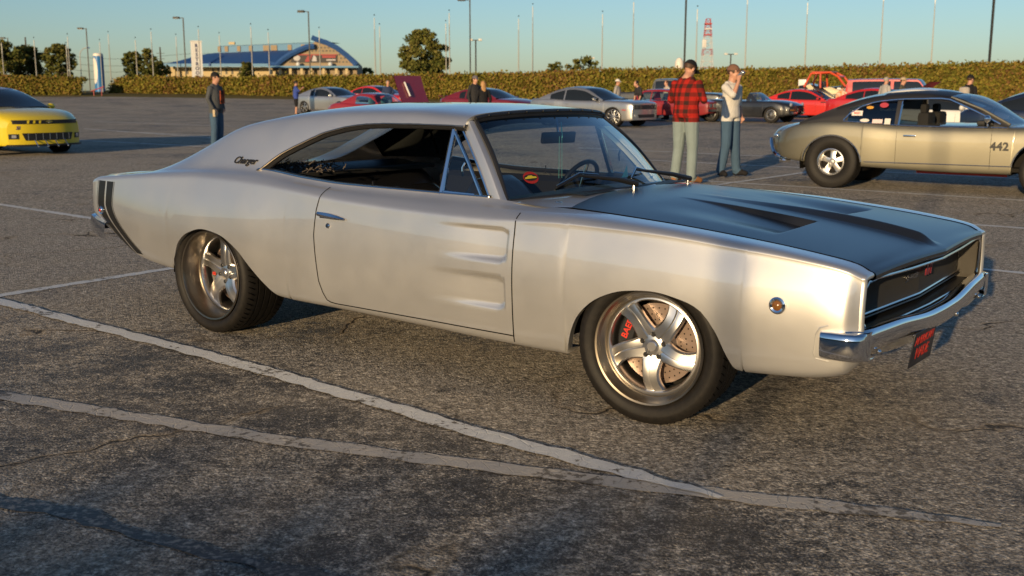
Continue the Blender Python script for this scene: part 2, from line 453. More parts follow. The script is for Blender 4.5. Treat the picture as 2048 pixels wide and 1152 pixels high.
# ================================================================== CAR SHELL ENGINE
def arch_fn(pts):
    xs_, zs_ = [p[0] for p in pts], [p[1] for p in pts]
    return lambda X: np.where((X >= xs_[0]) & (X <= xs_[-1]), pchip(xs_, zs_, X), -9.0)
def stations(x0, x1, step, dense=()):
    """X stations, finer inside the given (a,b,step) spans"""
    X = list(np.arange(x0, x1, step))+[x1]
    for a, b, s_ in dense:
        X = [x for x in X if not (a-1e-6 <= x <= b+1e-6)]+list(np.linspace(a, b, max(2, int(round((b-a)/s_))+1)))
    return np.array(sorted(set(np.round(X, 5))))
def shell_rows(X, cps, u_lo, u_hi, zlow, nrow, umap=None, ucut=None):
    """cps(X)->(n,2) control points; rows resampled from the arch/bottom line up to u_hi. returns (len(X), nrow, 3)"""
    n = len(cps(X[0])); ud = np.linspace(0, 1, 700); B = bsp_basis(n, ud); out = np.zeros((len(X), nrow, 3))
    for i, x in enumerate(X):
        c = B @ cps(x); lo = u_lo
        if zlow is not None:
            zl = float(zlow(np.array([x]))[0])
            k = np.where((ud > .06) & (c[:, 1] >= zl))[0]
            if zl > -5 and len(k): 
                kk = k[0]; lo = max(u_lo, ud[kk])
                if kk > 0 and c[kk, 1] > zl > c[kk-1, 1]: lo = max(u_lo, ud[kk-1]+(ud[kk]-ud[kk-1])*(zl-c[kk-1, 1])/(c[kk, 1]-c[kk-1, 1]))
        uu = lo+(u_hi-lo)*np.linspace(0, 1, nrow) if umap is None else lo+(u_hi-lo)*umap
        out[i, :, 0] = x; out[i, :, 1] = np.interp(uu, ud, c[:, 0]); out[i, :, 2] = np.interp(uu, ud, c[:, 1])
    return out
def side_y(P, zq):
    """outer y at each station for heights zq (from shell rows P of one station)"""
    z = P[:, 2]; k = np.argmax(z); return np.interp(zq, z[:k+1], P[:k+1, 1])
def ribbon(pts, nrm, w, lift):
    P = []
    for i, p in enumerate(pts):
        d = (Vector(pts[min(i+1, len(pts)-1)])-Vector(pts[max(i-1, 0)])).normalized(); n_ = Vector(nrm[i]).normalized(); s_ = d.cross(n_).normalized()
        P.append([Vector(p)+n_*lift-s_*w/2, Vector(p)+n_*lift+s_*w/2])
    return np.array([[tuple(a), tuple(b)] for a, b in P])

# ------------------------------------------------------------------ wheels (axis along Y, outer face towards -Y, centre at the hub)
TYRE = mat('tyre_rubber', (.020, .017, .0145), .62, spec=.35)
t = NT(TYRE); c_ = t.coords(); nn = t.noise(c_, 40, 5, .7)
t.link(t.mix(t.ramp(nn, [(.4, (0,)*3), (.8, (1,)*3)]), (.0070, .0062, .0054), (.016, .013, .0105)), t.b.inputs['Base Color']); t.link(t.bump(nn, .12, .002), t.b.inputs['Normal'])
ALLOY = mat('brushed_alloy', (.70, .69, .67), .30, 1.0)
BARREL = mat('polished_barrel', (.27, .235, .19), .30, 1.0)
GREYALLOY = mat('grey_alloy', (.42, .42, .42), .33, .9)
ROTOR = mat('brake_rotor', (.36, .27, .22), .38, .9)
CALIPER = mat('caliper_black', (.015, .015, .016), .4)
REDPRINT = mat('red_lettering', (.52, .025, .012), .5)
def tyre_mesh(name, Ro, Rr, w, parent, m=None, grooves=4, n=72, letters=None, bulge=.012, square=.86):
    h = w/2; mb = MB()
    side = [(Rr-.004, -h*.80), (Rr+.008, -h*.86), (Rr+(Ro-Rr)*.22, -h*.96), (Rr+(Ro-Rr)*.30, -h*1.0-.001), (Rr+(Ro-Rr)*.55, -h*1.0-bulge*.6), (Rr+(Ro-Rr)*.62, -h*1.0-bulge*.55), (Rr+(Ro-Rr)*.82, -h*.985), (Ro-.012, -h*.93), (Ro-.003, -h*square)]
    crown = []; tw = h*square
    gw = .0045; pos = [(-1+2*(i+1)/(grooves+1))*tw*.86 for i in range(grooves)]
    for p in pos: crown += [(Ro, p-gw-.0005), (Ro-.008, p-gw+.001), (Ro-.008, p+gw-.001), (Ro, p+gw+.0005)]
    prof = side+crown+[(r, -y) for r, y in side[::-1]]
    mb.lathe(prof, n, 'Y')
    o = mb.build('tyre', m or TYRE, parent, sharp=40)
    return o
def tread_blocks(Ro, w, parent, n=64, depth=.004):
    """lateral sipes cut as dark thin bars on the shoulder"""
    mb = MB()
    for i in range(n):
        a = 2*math.pi*i/n
        for s_ in (-1, 1):
            pts = []
            for k in range(4):
                y = s_*(w/2*.90-k*w*.045); aa = a+.02*k*s_; r = Ro+.0006-(.006 if k == 0 else 0)
                pts.append((r*math.cos(aa), y, r*math.sin(aa)))
            nr = [(math.cos(a), 0, math.sin(a))]*4
            mb.grid(ribbon(pts, nr, .005, .0006))
    o = mb.build('tread_sipes', SEAM, parent, smooth=False); o['kind'] = 'stuff'; return o
def hero_wheel(name, Ro, Rl, w, dish, parent, x, y, steer=0.0, spin=0.0, side=-1, caliper_ang=2.6):
    hub = empty(name); hub.parent = parent; hub.location = (x, y, Ro-.004); hub.rotation_euler = (0, 0, steer if side < 0 else math.pi+steer)
    tyre_mesh('tyre', Ro, Rl-.012, w, hub)
    tread_blocks(Ro, w, hub)
    h = w/2; yf = -h*.93           # lip face
    mb = MB().lathe([(Rl-.014, yf+.03), (Rl-.004, yf+.004), (Rl, yf-.006), (Rl-.004, yf-.010), (Rl-.012, yf-.008), (Rl-.016, yf+.002), (Rl-.020, yf+.02), (Rl-.030, yf+dish*.7), (Rl-.034, yf+dish), (Rl-.036, yf+dish+.02)], 72, 'Y')
    rim = mb.build('rim', BARREL, hub, sharp=50)
    Rs = Rl-.034                     # spoke ring radius
    MB().lathe([(Rs+.001, yf+dish+.004), (Rs-.004, yf+dish-.003), (Rs-.014, yf+dish-.004), (Rs-.020, yf+dish+.004), (Rs-.021, yf+dish+.03), (Rs-.02, yf+dish+.12)], 72, 'Y').build('rim_ring', ALLOY, rim, sharp=50)
    yh = yf+dish+.012                # hub pad plane
    for k in range(5):
        a0 = spin+2*math.pi*k/5; P = []
        for i, tt in enumerate(np.linspace(0, 1, 9)):
            r = .040+(Rs-.012-.040)*tt
            wd = (.030*(1-tt)**2+.024+.026*tt**1.8)*(Rs/.215)
            cu = a0-.05*math.sin(math.pi*tt)+.13*tt*tt
            yy = yh-.006+.016*math.sin(math.pi*min(1, tt*1.05))*-1+(.002*tt)
            cx_, cz_ = r*math.cos(cu), r*math.sin(cu); tx, tz = -math.sin(cu), math.cos(cu)
            row = []
            for s_, dy in ((-1.0, .026), (-.98, .010), (-.80, .0015), (-.30, .001), (-.12, .0035), (.0, -.003), (.45, .0), (.80, .0015), (.98, .012), (1.0, .026)):
                row.append((cx_+tx*wd*s_, yy+dy, cz_+tz*wd*s_))
            P.append(row)
        MB().grid(np.array(P)).build('spoke', ALLOY, rim, sharp=28, fix=True)
    MB().lathe([(.0, yh-.022), (.020, yh-.022), (.026, yh-.018), (.030, yh-.010), (.050, yh-.006), (.066, yh-.002), (.072, yh+.008), (.072, yh+.03)], 40, 'Y').build('hub_cap', ALLOY, rim, sharp=30)
    for k in range(5):
        a = spin+2*math.pi*(k+.5)/5; cx_, cz_ = .052*math.cos(a), .052*math.sin(a)
        MB().lathe([(0, yh-.012), (.008, yh-.0125), (.0115, yh-.010), (.0115, yh)], 12, 'Y', (cx_, 0, cz_)).build('lug_nut', BLACKTRIM, rim)
    # brake disc with drillings, hat and caliper
    yd = yh+.055
    d = MB().lathe([(.085, yd+.022), (.085, yd), (.178, yd), (.178, yd+.026), (.085, yd+.026)], 64, 'Y').build('brake_disc', ROTOR, hub, sharp=40)
    MB().lathe([(.0, yd-.03), (.07, yd-.03), (.078, yd-.026), (.086, yd+.002)], 40, 'Y').build('disc_hat', GREYALLOY, d)
    mb = MB()
    for k in range(36):
        for q in range(3):
            a = 2*math.pi*k/36+q*.09; r = .105+.026*q
            mb.lathe([(0, yd-.0006), (.0036, yd-.0006)], 7, 'Y', (r*math.cos(a), 0, r*math.sin(a)))
    mb.build('drill_holes', SEAM, d, smooth=False)['kind'] = 'stuff'
    P = []
    for i in range(13):
        a = caliper_ang-.52+1.04*i/12
        P.append([(r*math.cos(a), yd+dy, r*math.sin(a)) for r, dy in ((.108, .06), (.108, -.018), (.114, -.027), (.178, -.027), (.188, -.018), (.188, .06))])
    cal = MB().grid(np.array(P)).build('brake_caliper', CALIPER, hub, sharp=30, fix=True)
    a = caliper_ang; er = (math.cos(a), 0, math.sin(a)); ex = (math.sin(a), 0, -math.cos(a))
    text_obj('lettering', 'BAER', REDPRINT, cal, (.147*er[0], yd-.0285, .147*er[2]), ex, er, .040, .0006, bold=.001)
    MB().lathe([(0, .09), (Rs-.012, .09)], 48, 'Y').build('wheel_back', UNDER, hub)
    return hub

# ================================================================== HERO COUPE
HERO = empty('silver_coupe', (1.113, 5.22, 0), R(-37.26))
tag(HERO, 'silver two-door muscle coupe with satin black hood and five-spoke wheels, parked alone in front', 'car')
SILVER = paint('silver_paint', (.66, .655, .635), .86, .44, 1.0, .02, .10); SILVER.node_tree.nodes['Principled BSDF'].inputs['Coat IOR'].default_value = 1.85
SATIN = mat('satin_black_paint', (.012, .013, .015), .30, 0, .35, .22)
XK = [-4.27, -4.20, -4.00, -3.70, -3.40, -3.00, -2.60, -2.20, -1.90, -1.30, -.90, -.50, 0.0, .40, .70, .85, .90]
HC = dict(
 zb=[.60, .57, .485, .375, .345, .33, .30, .279, .275, .262, .252, .247, .27, .296, .314, .345, .40],
 zsh=[.835, .850, .868, .893, .912, .928, .920, .892, .868, .844, .838, .842, .833, .804, .775, .748, .724],
 ysh=[.80, .815, .83, .845, .855, .868, .880, .89, .895, .90, .905, .905, .905, .90, .89, .872, .85],
 ym=[.81, .84, .865, .90, .925, .948, .948, .934, .930, .936, .944, .948, .952, .947, .928, .905, .865],
 zm=[.66, .66, .65, .64, .62, .62, .62, .61, .60, .60, .60, .60, .60, .60, .60, .60, .60],
 yb=[.78, .80, .82, .85, .87, .885, .89, .895, .895, .895, .90, .90, .90, .895, .88, .86, .83],
 ysi=[.74, .755, .765, .775, .785, .795, .80, .805, .81, .80, .785, .745, .752, .757, .762, .765, .765],
 zsi=[.852, .868, .885, .915, .942, .965, .972, .935, .917, .910, .905, .893, .864, .828, .792, .766, .742],
)
CK = [-4.27, -4.0, -3.75, -3.62, -3.45, -3.29, -2.9, -2.6, -2.4, -2.0, -1.6, -1.2]
HG = dict(
 ycr=[.66, .66, .665, .66, .655, .645, .64, .64, .642, .64, .63, .62],
 zcr=[.868, .895, .915, .948, 1.005, 1.07, 1.215, 1.262, 1.285, 1.312, 1.318, 1.296],
 yi1=[.58, .58, .57, .56, .555, .555, .555, .555, .53, .47, .47, .47],
 zi1=[.870, .898, .918, .945, 1.0, 1.068, 1.22, 1.278, 1.308, 1.337, 1.338, 1.314],
 yi2=[.50, .50, .50, .51, .515, .52, .52, .50, .42, .30, .30, .30],
 zi2=[.872, .90, .918, .925, .93, .94, 1.09, 1.228, 1.312, 1.350, 1.349, 1.323],
 zc=[.872, .90, .92, .926, .932, .94, 1.05, 1.20, 1.305, 1.355, 1.353, 1.326],
)
def hero_cps(x):
    g = {k: float(pchip(XK, v, x)) for k, v in HC.items()}
    q = {k: float(pchip(CK, v, max(-4.27, min(-1.2, x)))) for k, v in HG.items()}
    L = lambda a, b, t_: a+(b-a)*t_; cs = .25+.75*float(sm(x, -.95, -.35))     # how crisp the shoulder edge is
    C_ = np.array([
        (g['yb']-.10, g['zb']+.012), (g['yb']-.03, g['zb']-.003), (g['yb']+.004, g['zb']+.004), (g['yb']+.016, g['zb']+.035),
        (L(g['yb']+.016, g['ym'], .62), L(g['zb'], g['zm'], .5)), (g['ym'], g['zm']-.02), (L(g['ym'], g['ysh'], .25), L(g['zm'], g['zsh'], .45)),
        (L(g['ym'], g['ysh'], .78+.17*cs), L(g['zm'], g['zsh'], .85+.10*cs)), (g['ysh']+.004+.004*cs, g['zsh']-.010+.008*cs), (g['ysh']-.018+.017*cs, g['zsh']+.012-.001*cs), (L(g['ysh'], g['ysi'], .55-.36*cs), L(g['zsh'], g['zsi'], .55)+.004+.004*cs+.006*float(sm(x, -.75, -.2)*(1-sm(x, .45, .85)))),
        (g['ysi'], g['zsi']),
        (L(g['ysi'], q['ycr'], .22), L(g['zsi'], q['zcr'], .25)), (L(g['ysi'], q['ycr'], .60), L(g['zsi'], q['zcr'], .68)), (q['ycr']+.02, L(g['zsi'], q['zcr'], .93)), (q['ycr']-.02, q['zcr']+.006),
        (q['yi1'], q['zi1']), (q['yi2'], q['zi2']), (q['yi2']*.5, L(q['zi2'], q['zc'], .8)), (0, q['zc'])])
    bl = float(sm(x, -.98, -.60))          # ahead of the windshield the skin runs on flat under the hood edge
    for k in range(12, 20): C_[k] = C_[k]*(1-bl)+np.array((g['ysi']-.05*(k-11), g['zsi']+.001*(k-11)))*bl
    return C_
NCP = 20; GU = greville(NCP); U_SILL = GU[11]; U_I2 = GU[17]; U_CR = GU[14]
ARCH_F = arch_fn([(-.395, .246), (-.385, .30), (-.36, .38), (-.31, .462), (-.2, .545), (-.08, .585), (.05, .597), (.2, .574), (.27, .546), (.34, .465), (.39, .362), (.42, .315), (.455, .302)])
ARCH_R = arch_fn([(-3.315, .345), (-3.30, .40), (-3.27, .44), (-3.20, .53), (-3.10, .593), (-2.95, .628), (-2.80, .608), (-2.65, .535), (-2.55, .44), (-2.45, .355), (-2.35, .298), (-2.25, .282)])
zlow = lambda X: np.maximum(ARCH_F(X), ARCH_R(X))
def scallop(X, y, z):
    """the two pressed recesses in the door skin, deepest at their front edge"""
    d = np.zeros_like(y)
    for z0, z1, xr, xf in ((.648, .795, -1.22, -.735), (.425, .572, -1.30, -.745)):
        zc_, hh = (z0+z1)/2, (z1-z0)/2
        ramp = sm(X, xr, xf)**1.3*(1-sm(X, xf, xf+.022))
        r_ = np.abs(z-zc_)/hh; corner = np.clip((X-(xf-.05))/.05, 0, 1)**3*.16
        win = 1-sm(r_+corner, .86, 1.10)
        d += .020*ramp*win
    return y-d
Xa = stations(-2.60, .90, .03, ((-1.32, -.78, .016), (-.775, -.70, .004), (-.39, -.30, .006), (.34, .46, .008), (-2.60, -2.25, .012), (.80, .90, .01)))
Xb = stations(-4.27, -2.60, .03, ((-3.315, -3.20, .006), (-4.27, -4.10, .015), (-2.75, -2.60, .012)))
um = np.concatenate([np.linspace(0, .12, 9)[:-1], np.linspace(.12, .80, 78)[:-1], np.linspace(.80, 1, 20)])
PA = shell_rows(Xa, hero_cps, .0, U_SILL, zlow, len(um), um)
PA[:, :, 1] = scallop(PA[:, :, 0], PA[:, :, 1], PA[:, :, 2])
PBl = shell_rows(Xb, hero_cps, .0, U_SILL, zlow, len(um), um)
PBu = shell_rows(Xb, hero_cps, U_SILL, U_I2, None, 40)
PB = np.concatenate([PBl, PBu[:, 1:]], 1)
neg = np.array([1, -1, 1])
# tail curves: the rear edge leans forward towards the bottom by its own zb line
dX = {'r': -1.985, 'f': -.692}
def door_rear(z): return np.interp(z, [.30, .316, .345, .42, .666, .80, .93], [-1.86, -1.93, -1.965, -1.995, -2.018, -2.01, -1.975])
fc = (PA[:-1, :-1]+PA[1:, 1:])/2
in_door = (fc[:, :, 0] < -.690) & (fc[:, :, 0] > door_rear(fc[:, :, 2])) & (fc[:, :, 2] > .303)
in_door[:, :9] = False
stripe = lambda X: ((X > -4.165) & (X < -4.085)) | ((X > -4.062) & (X < -3.985))
for s_ in (1, -1):
    T = np.array([1, s_, 1]); fl = s_ > 0
    b = MB(); b.grid(PA*T, fl, ~in_door); b.grid(PB*T, fl)
    # inner lip of sills and arches
    for P_ in (PA, PB):
        e = P_[:, 0]*T; e2 = e.copy(); e2[:, 1] -= s_*.035; e2[:, 2] += .006
        b.grid(np.stack([e2, e], 1), fl)
    body = b.build('body', SILVER, HERO, weld=True, sharp=38)
    if s_ < 0: body['label'] = 'sunlit silver flank with sculpted quarter panel'
    door = MB().grid(PA*T, fl, in_door).build('door', SILVER, HERO, sharp=60)
    if s_ < 0: NEAR_DOOR, NEAR_BODY = door, body
def surf(X, z, s_=-1, off=0.0):
    """point on the flank"""
    n = len(GU); c = bsp_basis(NCP, np.linspace(0, U_SILL, 300)) @ hero_cps(X)
    zz = c[:, 1]; k = int(np.argmax(zz)); i0 = int(np.argmin(zz[:k]))
    y = float(np.interp(z, zz[i0:k+1], c[i0:k+1, 0])); return Vector((X, s_*(y+off), z))
def flank_ribbon(name, XZ, w, m, parent, s_=-1, lift=.0016):
    pts = [surf(x, z, s_) for x, z in XZ]; nr = []
    for x, z in XZ:
        a = surf(x, min(z+.01, .99), s_)-surf(x, z-.01, s_); b_ = surf(x+.01, z, s_)-surf(x-.01, z, s_)
        n_ = a.cross(b_); n_ = n_ if n_.y*s_ > 0 else -n_; nr.append(tuple(n_.normalized()))
    return MB().grid(ribbon([tuple(p) for p in pts], nr, w, lift)).build(name, m, parent, smooth=False)
zz = np.concatenate([np.linspace(.915, .40, 30), [.36, .338]])
rear_edge = [(float(door_rear(z)), float(z)) for z in zz]+[(-1.945, .322), (-1.92, .313), (-1.88, .309)]
bottom = [(x, .309-.009*(x+1.88)/1.19) for x in np.linspace(-1.85, -.72, 30)]+[(-.69, .299)]
front_edge = [(-.690+.008*math.sin((z-.30)*5), float(z)) for z in np.linspace(.27, .868, 34)]
for s_ in (-1, 1):
    flank_ribbon('door_seam', rear_edge+bottom, .0055, SEAM, HERO, s_)
    flank_ribbon('fender_seam', front_edge, .0055, SEAM, HERO, s_)
# bumblebee stripes round the tail (real bands 1 mm proud of the flank)
STRIPE = mat('stripe_black', (.010, .010, .010), .45, 0, .12, .05, .3)
for s_ in (-1, 1):
    for xa, xb in ((-4.158, -4.075), (-4.055, -3.975)):
        lean = lambda z: .33*np.clip((.70-z)/.30, 0, 1)**1.5
        rows = []
        for z in np.concatenate([np.linspace(.845, .42, 44), [.405]]):
            rows.append([])
            for tt in np.linspace(0, 1, 5):
                x = xa+(xb-xa)*tt+float(lean(z)); zb_ = float(pchip(XK, HC['zb'], x)); p = surf(x, max(z, zb_+.006), s_, .0012); rows[-1].append(tuple(p))
        MB().grid(np.array(rows), s_ < 0).build('tail_stripe', STRIPE, HERO)
    for xa in (-4.170, -3.963):
        flank_ribbon('stripe_pinline', [(xa+float(lean(z)), max(z, float(pchip(XK, HC['zb'], xa+float(lean(z))))+.006)) for z in np.linspace(.845, .42, 40)], .004, STRIPE, HERO, s_)

# roof between the drip rails
OPX = [-2.60, -2.575, -2.55, -2.45, -2.31, -2.11, -1.95, -1.81, -1.6, -1.3, -1.2]; OPZ = [.972, .985, 1.005, 1.072, 1.135, 1.205, 1.235, 1.248, 1.252, 1.250, 1.246]
Xr = stations(-2.60, -1.2, .03, ((-2.60, -2.5, .008),))
def roof_rows(Xr):
    ud = np.linspace(0, 1, 900); B = bsp_basis(NCP, ud); out = []
    for x in Xr:
        c = B @ hero_cps(x); k0 = np.searchsorted(ud, U_SILL); zo = float(pchip(OPX, OPZ, x))
        seg = np.where((ud >= U_SILL) & (c[:, 1] >= zo))[0]; lo = ud[seg[0]] if len(seg) else U_SILL
        if x <= -2.599: lo = U_SILL
        uu = np.concatenate([np.linspace(lo, U_I2, 40), np.linspace(U_I2, 1, 12)[1:]])
        y = np.interp(uu, ud, c[:, 0]); z = np.interp(uu, ud, c[:, 1])
        xw = x+.085*(1-np.clip(y/.63, 0, 1)**2)*float(sm(x, -1.7, -1.2))
        out.append(np.stack([xw, y, z], 1))
    return np.array(out)
PR = roof_rows(Xr)
rear_glass_from = -2.36
mk = np.ones((len(Xr)-1, PR.shape[1]-1), bool)
for i in range(len(Xr)-1):
    if Xr[i+1] <= rear_glass_from+.001: mk[i, 39:] = False
b = MB(); b.grid(PR*neg, False, mk); b.grid(PR, True, mk)
# front header return and drip flange
for s_ in (1, -1):
    e = PR[-1]*np.array([1, s_, 1]); e2 = e.copy(); e2[:, 2] -= .022; e2[:, 0] -= .004; b.grid(np.stack([e, e2], 0), s_ > 0)
    d = PR[:, 0]*np.array([1, s_, 1]); d2 = d.copy(); d2[:, 1] -= s_*.03; d2[:, 2] -= .004; b.grid(np.stack([d2, d], 1), s_ > 0)
roof = b.build('roof', SILVER, HERO, weld=True, sharp=38)
# rear glass and deck between the sails
Xg = stations(-3.22, rear_glass_from, .04); Xd = stations(-4.27, -3.22, .04)
cpl = lambda Xs, n_: shell_rows(Xs, hero_cps, U_I2, 1.0, None, n_)
G = cpl(Xg, 12); D = cpl(Xd, 12)
b = MB(); b.grid(G*neg); b.grid(G, True); b.build('rear_window', CLEARGLASS, HERO, weld=True, sharp=60)
b = MB(); b.grid(D*neg); b.grid(D, True); b.build('trunk_lid', SILVER, HERO, weld=True, sharp=60)
# tail panel
cu = PB[0]; P_ = np.concatenate([cu*neg, (cu)[::-1]], 0)
tail = MB(); nP = len(P_); tail.add([tuple(p) for p in P_]+[(p[0]+.05, p[1]*.96, p[2]) for p in P_], [(i, i+1, nP+i+1, nP+i) for i in range(nP-1)]+[tuple(range(nP, 2*nP))]); tail.build('tail_panel', BLACKTRIM, HERO, fix=True)
for s_ in (1, -1):
    path = [(-4.05, s_*.872, .515), (-4.17, s_*.858, .535), (-4.27, s_*.83, .555), (-4.315, s_*.76, .56), (-4.335, s_*.5, .56), (-4.34, 0, .56)]
    P_ = []
    for x, y, z in path: P_.append([(x+(.012 if abs(y) < .8 else 0), y-(.03*s_ if abs(y) >= .8 else 0), z+.062), (x, y, z+.058), (x-.008, y+.006*s_, z), (x+.01, y-.004*s_, z-.055)])
    MB().grid(np.array(P_)).build('rear_bumper', CHROME, HERO, fix=True)
    p = surf(-4.112, .655, s_, .004)
    mk_ = MB().lathe([(0, -.010), (.012, -.009), (.018, -.004), (.024, -.006), (.027, 0)], 20, 'Y', tuple(p)); o = mk_.build('tail_marker_lamp', CHROME, HERO)
    if s_ > 0: o.data.transform(Matrix.Translation(p) @ Matrix.Scale(-1, 4, (0, 1, 0)) @ Matrix.Translation(-p)); o.data.flip_normals()
    MB().lathe([(0, -.013), (.008, -.011), (.013, -.006)], 14, 'Y', tuple(p)).build('lens', mat('red_lens', (.45, .02, .015), .2), o)

# ---- hood: centre spine and two wedge recesses
def hood_z(X, y):
    a = np.abs(y); ze = pchip(XK, HC['zsi'], X); zc_ = pchip([-.62, -.3, .1, .5, .8, .96], [.935, .921, .888, .841, .792, .750], X)
    z = ze+(zc_-ze)*(1-(a/.755)**2.2)
    z = z+.030*sm(X, -.35, .75)*(1-sm(X, .845, .935))*np.clip(1-(a-.004)/.055, 0, 1)**1.0
    d = .040*np.clip((X+.25)/.67, 0, 1)**1.2*(1-sm(X, .425, .455))*(1-sm(a, .36, .62))*sm(a, .172, .200)
    return z-d
def hood_front(y): return .905+.045*(1-np.abs(y)/.757)
def hood_rear(y): return -.585+.09*(np.abs(y)/.74)**2.2
ya = np.concatenate([np.linspace(0, .07, 10)[:-1], np.linspace(.07, .15, 5)[:-1], np.linspace(.15, .22, 10)[:-1], np.linspace(.22, .70, 20)[:-1], np.linspace(.70, .748, 6)])
tt = np.concatenate([np.linspace(0, .62, 46)[:-1], np.linspace(.62, .72, 26)[:-1], np.linspace(.72, 1, 26)])
HP = np.zeros((len(tt)+5, len(ya), 3))
for j, y in enumerate(ya):
    x0, x1 = hood_rear(y), hood_front(y); X = x0+(x1-x0)*tt
    ymax = float(pchip(XK, HC['ysi'], min(.9, X[0])))-.004
    sc_ = (pchip(XK, HC['ysi'], np.minimum(X, .9))-.006)/.748
    HP[:len(tt), j, 0] = X; HP[:len(tt), j, 1] = y*sc_; HP[:len(tt), j, 2] = hood_z(X, y*sc_)
    # rolled front edge
    zf = HP[len(tt)-1, j, 2]
    for k, (dx, dz) in enumerate(((.010, -.005), (.015, -.014), (.014, -.026), (.006, -.034), (-.05, -.036))):
        HP[len(tt)+k, j] = (x1+dx, y*sc_[-1], zf+dz)
b = MB(); b.grid(HP, False); b.grid(HP*neg, True)
hood = b.build('hood', SATIN, HERO, weld=True, sharp=24); hood['label'] = 'satin black hood with two wedge recesses and centre spine'
# ---- cowl between hood and windshield
def ws_base(y): return -.60-.27*(np.abs(y)/.76)**2.0
CP_ = []
for y in np.linspace(-.79, .79, 50):
    a = abs(y); x0 = ws_base(y)-.01; x1 = hood_rear(min(a, .74))-.004; row = []
    if a > .742: x1 = x0+.30
    for k in range(8):
        x = x0+(x1-x0)*k/7; ze = float(pchip(XK, HC['zsi'], x)); zc_ = .933
        z = ze+(zc_-ze)*(1-min(1, a/.77)**2.2)+.004*math.sin(k/7*math.pi)-.004
        row.append((x, y, z))
    CP_.append(row)
cowl = MB().grid(np.array(CP_), True).build('cowl', SILVER, HERO)
for s_ in (-1, 1):   # louvred intake
    for k in range(9):
        x = -.575-.0125*k*.9
        MB().box((x-.012, s_*.36-0*.02, float(.935-.006)), (.006, .30, .004)).build('cowl_louvre', BLACKTRIM, HERO, smooth=False)
# ---- hood gap shadow channels
for s_ in (-1, 1):
    pts = [(x, s_*(float(pchip(XK, HC['ysi'], x))-.002), float(pchip(XK, HC['zsi'], x))-.0015) for x in np.linspace(-.50, .895, 40)]
    MB().tube(pts, .0045, 6).build('hood_gap', SEAM, HERO)

# ---- nose: fender lips, hood chrome edge, grille box
for s_ in (-1, 1):
    b = MB(); cu = PA[-1]; k0 = int(np.argmax(cu[:, 2] > .515)); cu = cu[k0:]
    nrm = np.gradient(cu, axis=0); nn_ = np.stack([np.zeros(len(cu)), -nrm[:, 2], nrm[:, 1]], 1); nn_ /= np.linalg.norm(nn_, axis=1)[:, None]
    rows = [cu+nn_*ins+np.array([dx, 0, 0]) for dx, ins in ((0, 0), (.008, .002), (.014, .007), (.016, .014), (.012, .022), (.004, .026), (-.13, .030))]
    b.grid(np.stack(rows[:6], 0)*np.array([1, s_, 1]), s_ > 0); MB().grid(np.stack(rows[5:], 0)*np.array([1, s_, 1]), s_ > 0).build('grille_cheek', mat('headlamp_door_grey', (.022, .018, .012), .45, 0, spec=.25), HERO)
    b.build('fender_lip', SILVER, HERO, weld=True, sharp=60)
GRILLE = mat('grille_black', (.010, .010, .010), .38)
TRIMCHROME = mat('thin_chrome', (.62, .62, .62), .14, 1.0)
# chrome strip along the hood edge and down the opening ends
for s_ in (-1, 1):
    zt = float(hood_z(np.array([.905]), np.array([.75]))[0])-.044
    pts = [(.945, 0, .704), (.925, s_*.35, .704), (.903, s_*.70, zt+.012), (.900, s_*.785, zt+.006), (.898, s_*.818, zt-.02), (.895, s_*.822, .60), (.893, s_*.815, .55), (.895, s_*.79, .532)]
    MB().tube(pts, .0075, 8).build('grille_moulding', TRIMCHROME, HERO)
# recessed backing, vertical bars, ends
gx = lambda y: .845-.055*abs(y)
back = [[(gx(y)-.03, y, z) for z in (.46, .72)] for y in np.linspace(-.80, .80, 17)]
GR = MB().grid(np.array(back), True).build('grille_backing', SEAM, HERO)
bar = None
for i in range(150):
    y = -.755+1.51*i/149
    if bar is None:
        bar = MB().box((0, 0, 0), (.022, .0036, .150)).build('grille_bar', GRILLE, HERO, smooth=False); o = bar
    else:
        o = bar.copy(); col.objects.link(o)
    o.location = (gx(y), y, .618)
for z, r, m_ in ((.540, .006, TRIMCHROME), (.524, .005, GRILLE), (.690, .006, GRILLE)):
    MB().tube([(gx(y)+.014, y, z) for y in np.linspace(-.79, .79, 17)], r, 6).build('grille_rail', m_, HERO)
for s_ in (-1, 1):
    P_ = [[(.78, s_*.795, z), (.80, s_*.80, z), (.885, s_*.826, z)] for z in (.50, .56, .62, .68, .715)]
    MB().grid(np.array(P_), s_ > 0).build('grille_end_panel', mat('headlamp_door_grey', (.022, .018, .012), .45, 0, spec=.25), HERO, fix=False)
P_ = [[(x, y, z) for x, z in ((gx(y)-.03, .505), (.86-.03*abs(y), .500), (.905-.03*abs(y), .478), (.92-.03*abs(y), .45))] for y in np.linspace(-.84, .84, 21)]
MB().grid(np.array(P_)).build('lower_grille_tray', GRILLE, HERO)
MB().tube([(.905-.03*abs(y), y, .497) for y in np.linspace(-.8, .8, 17)], .005, 6).build('tray_rail', TRIMCHROME, HERO)
text_obj('emblem', 'CHARGER', TRIMCHROME, HERO, (gx(.1)+.0165, -.10, .628), (0.055, 1, 0), (0, 0, 1), .030, .002, bold=.0004, space=1.05)
MB().box((gx(.2)+.012, -.10, .612), (.006, .15, .004)).build('emblem_bar', GRILLE, HERO, smooth=False)
text_obj('badge', 'R/T', mat('badge_red', (.22, .03, .045), .3, .3), HERO, (gx(0)+.024, .09, .637), (0, 1, 0), (0, 0, 1), .065, .003, shear=.2, bold=.002)
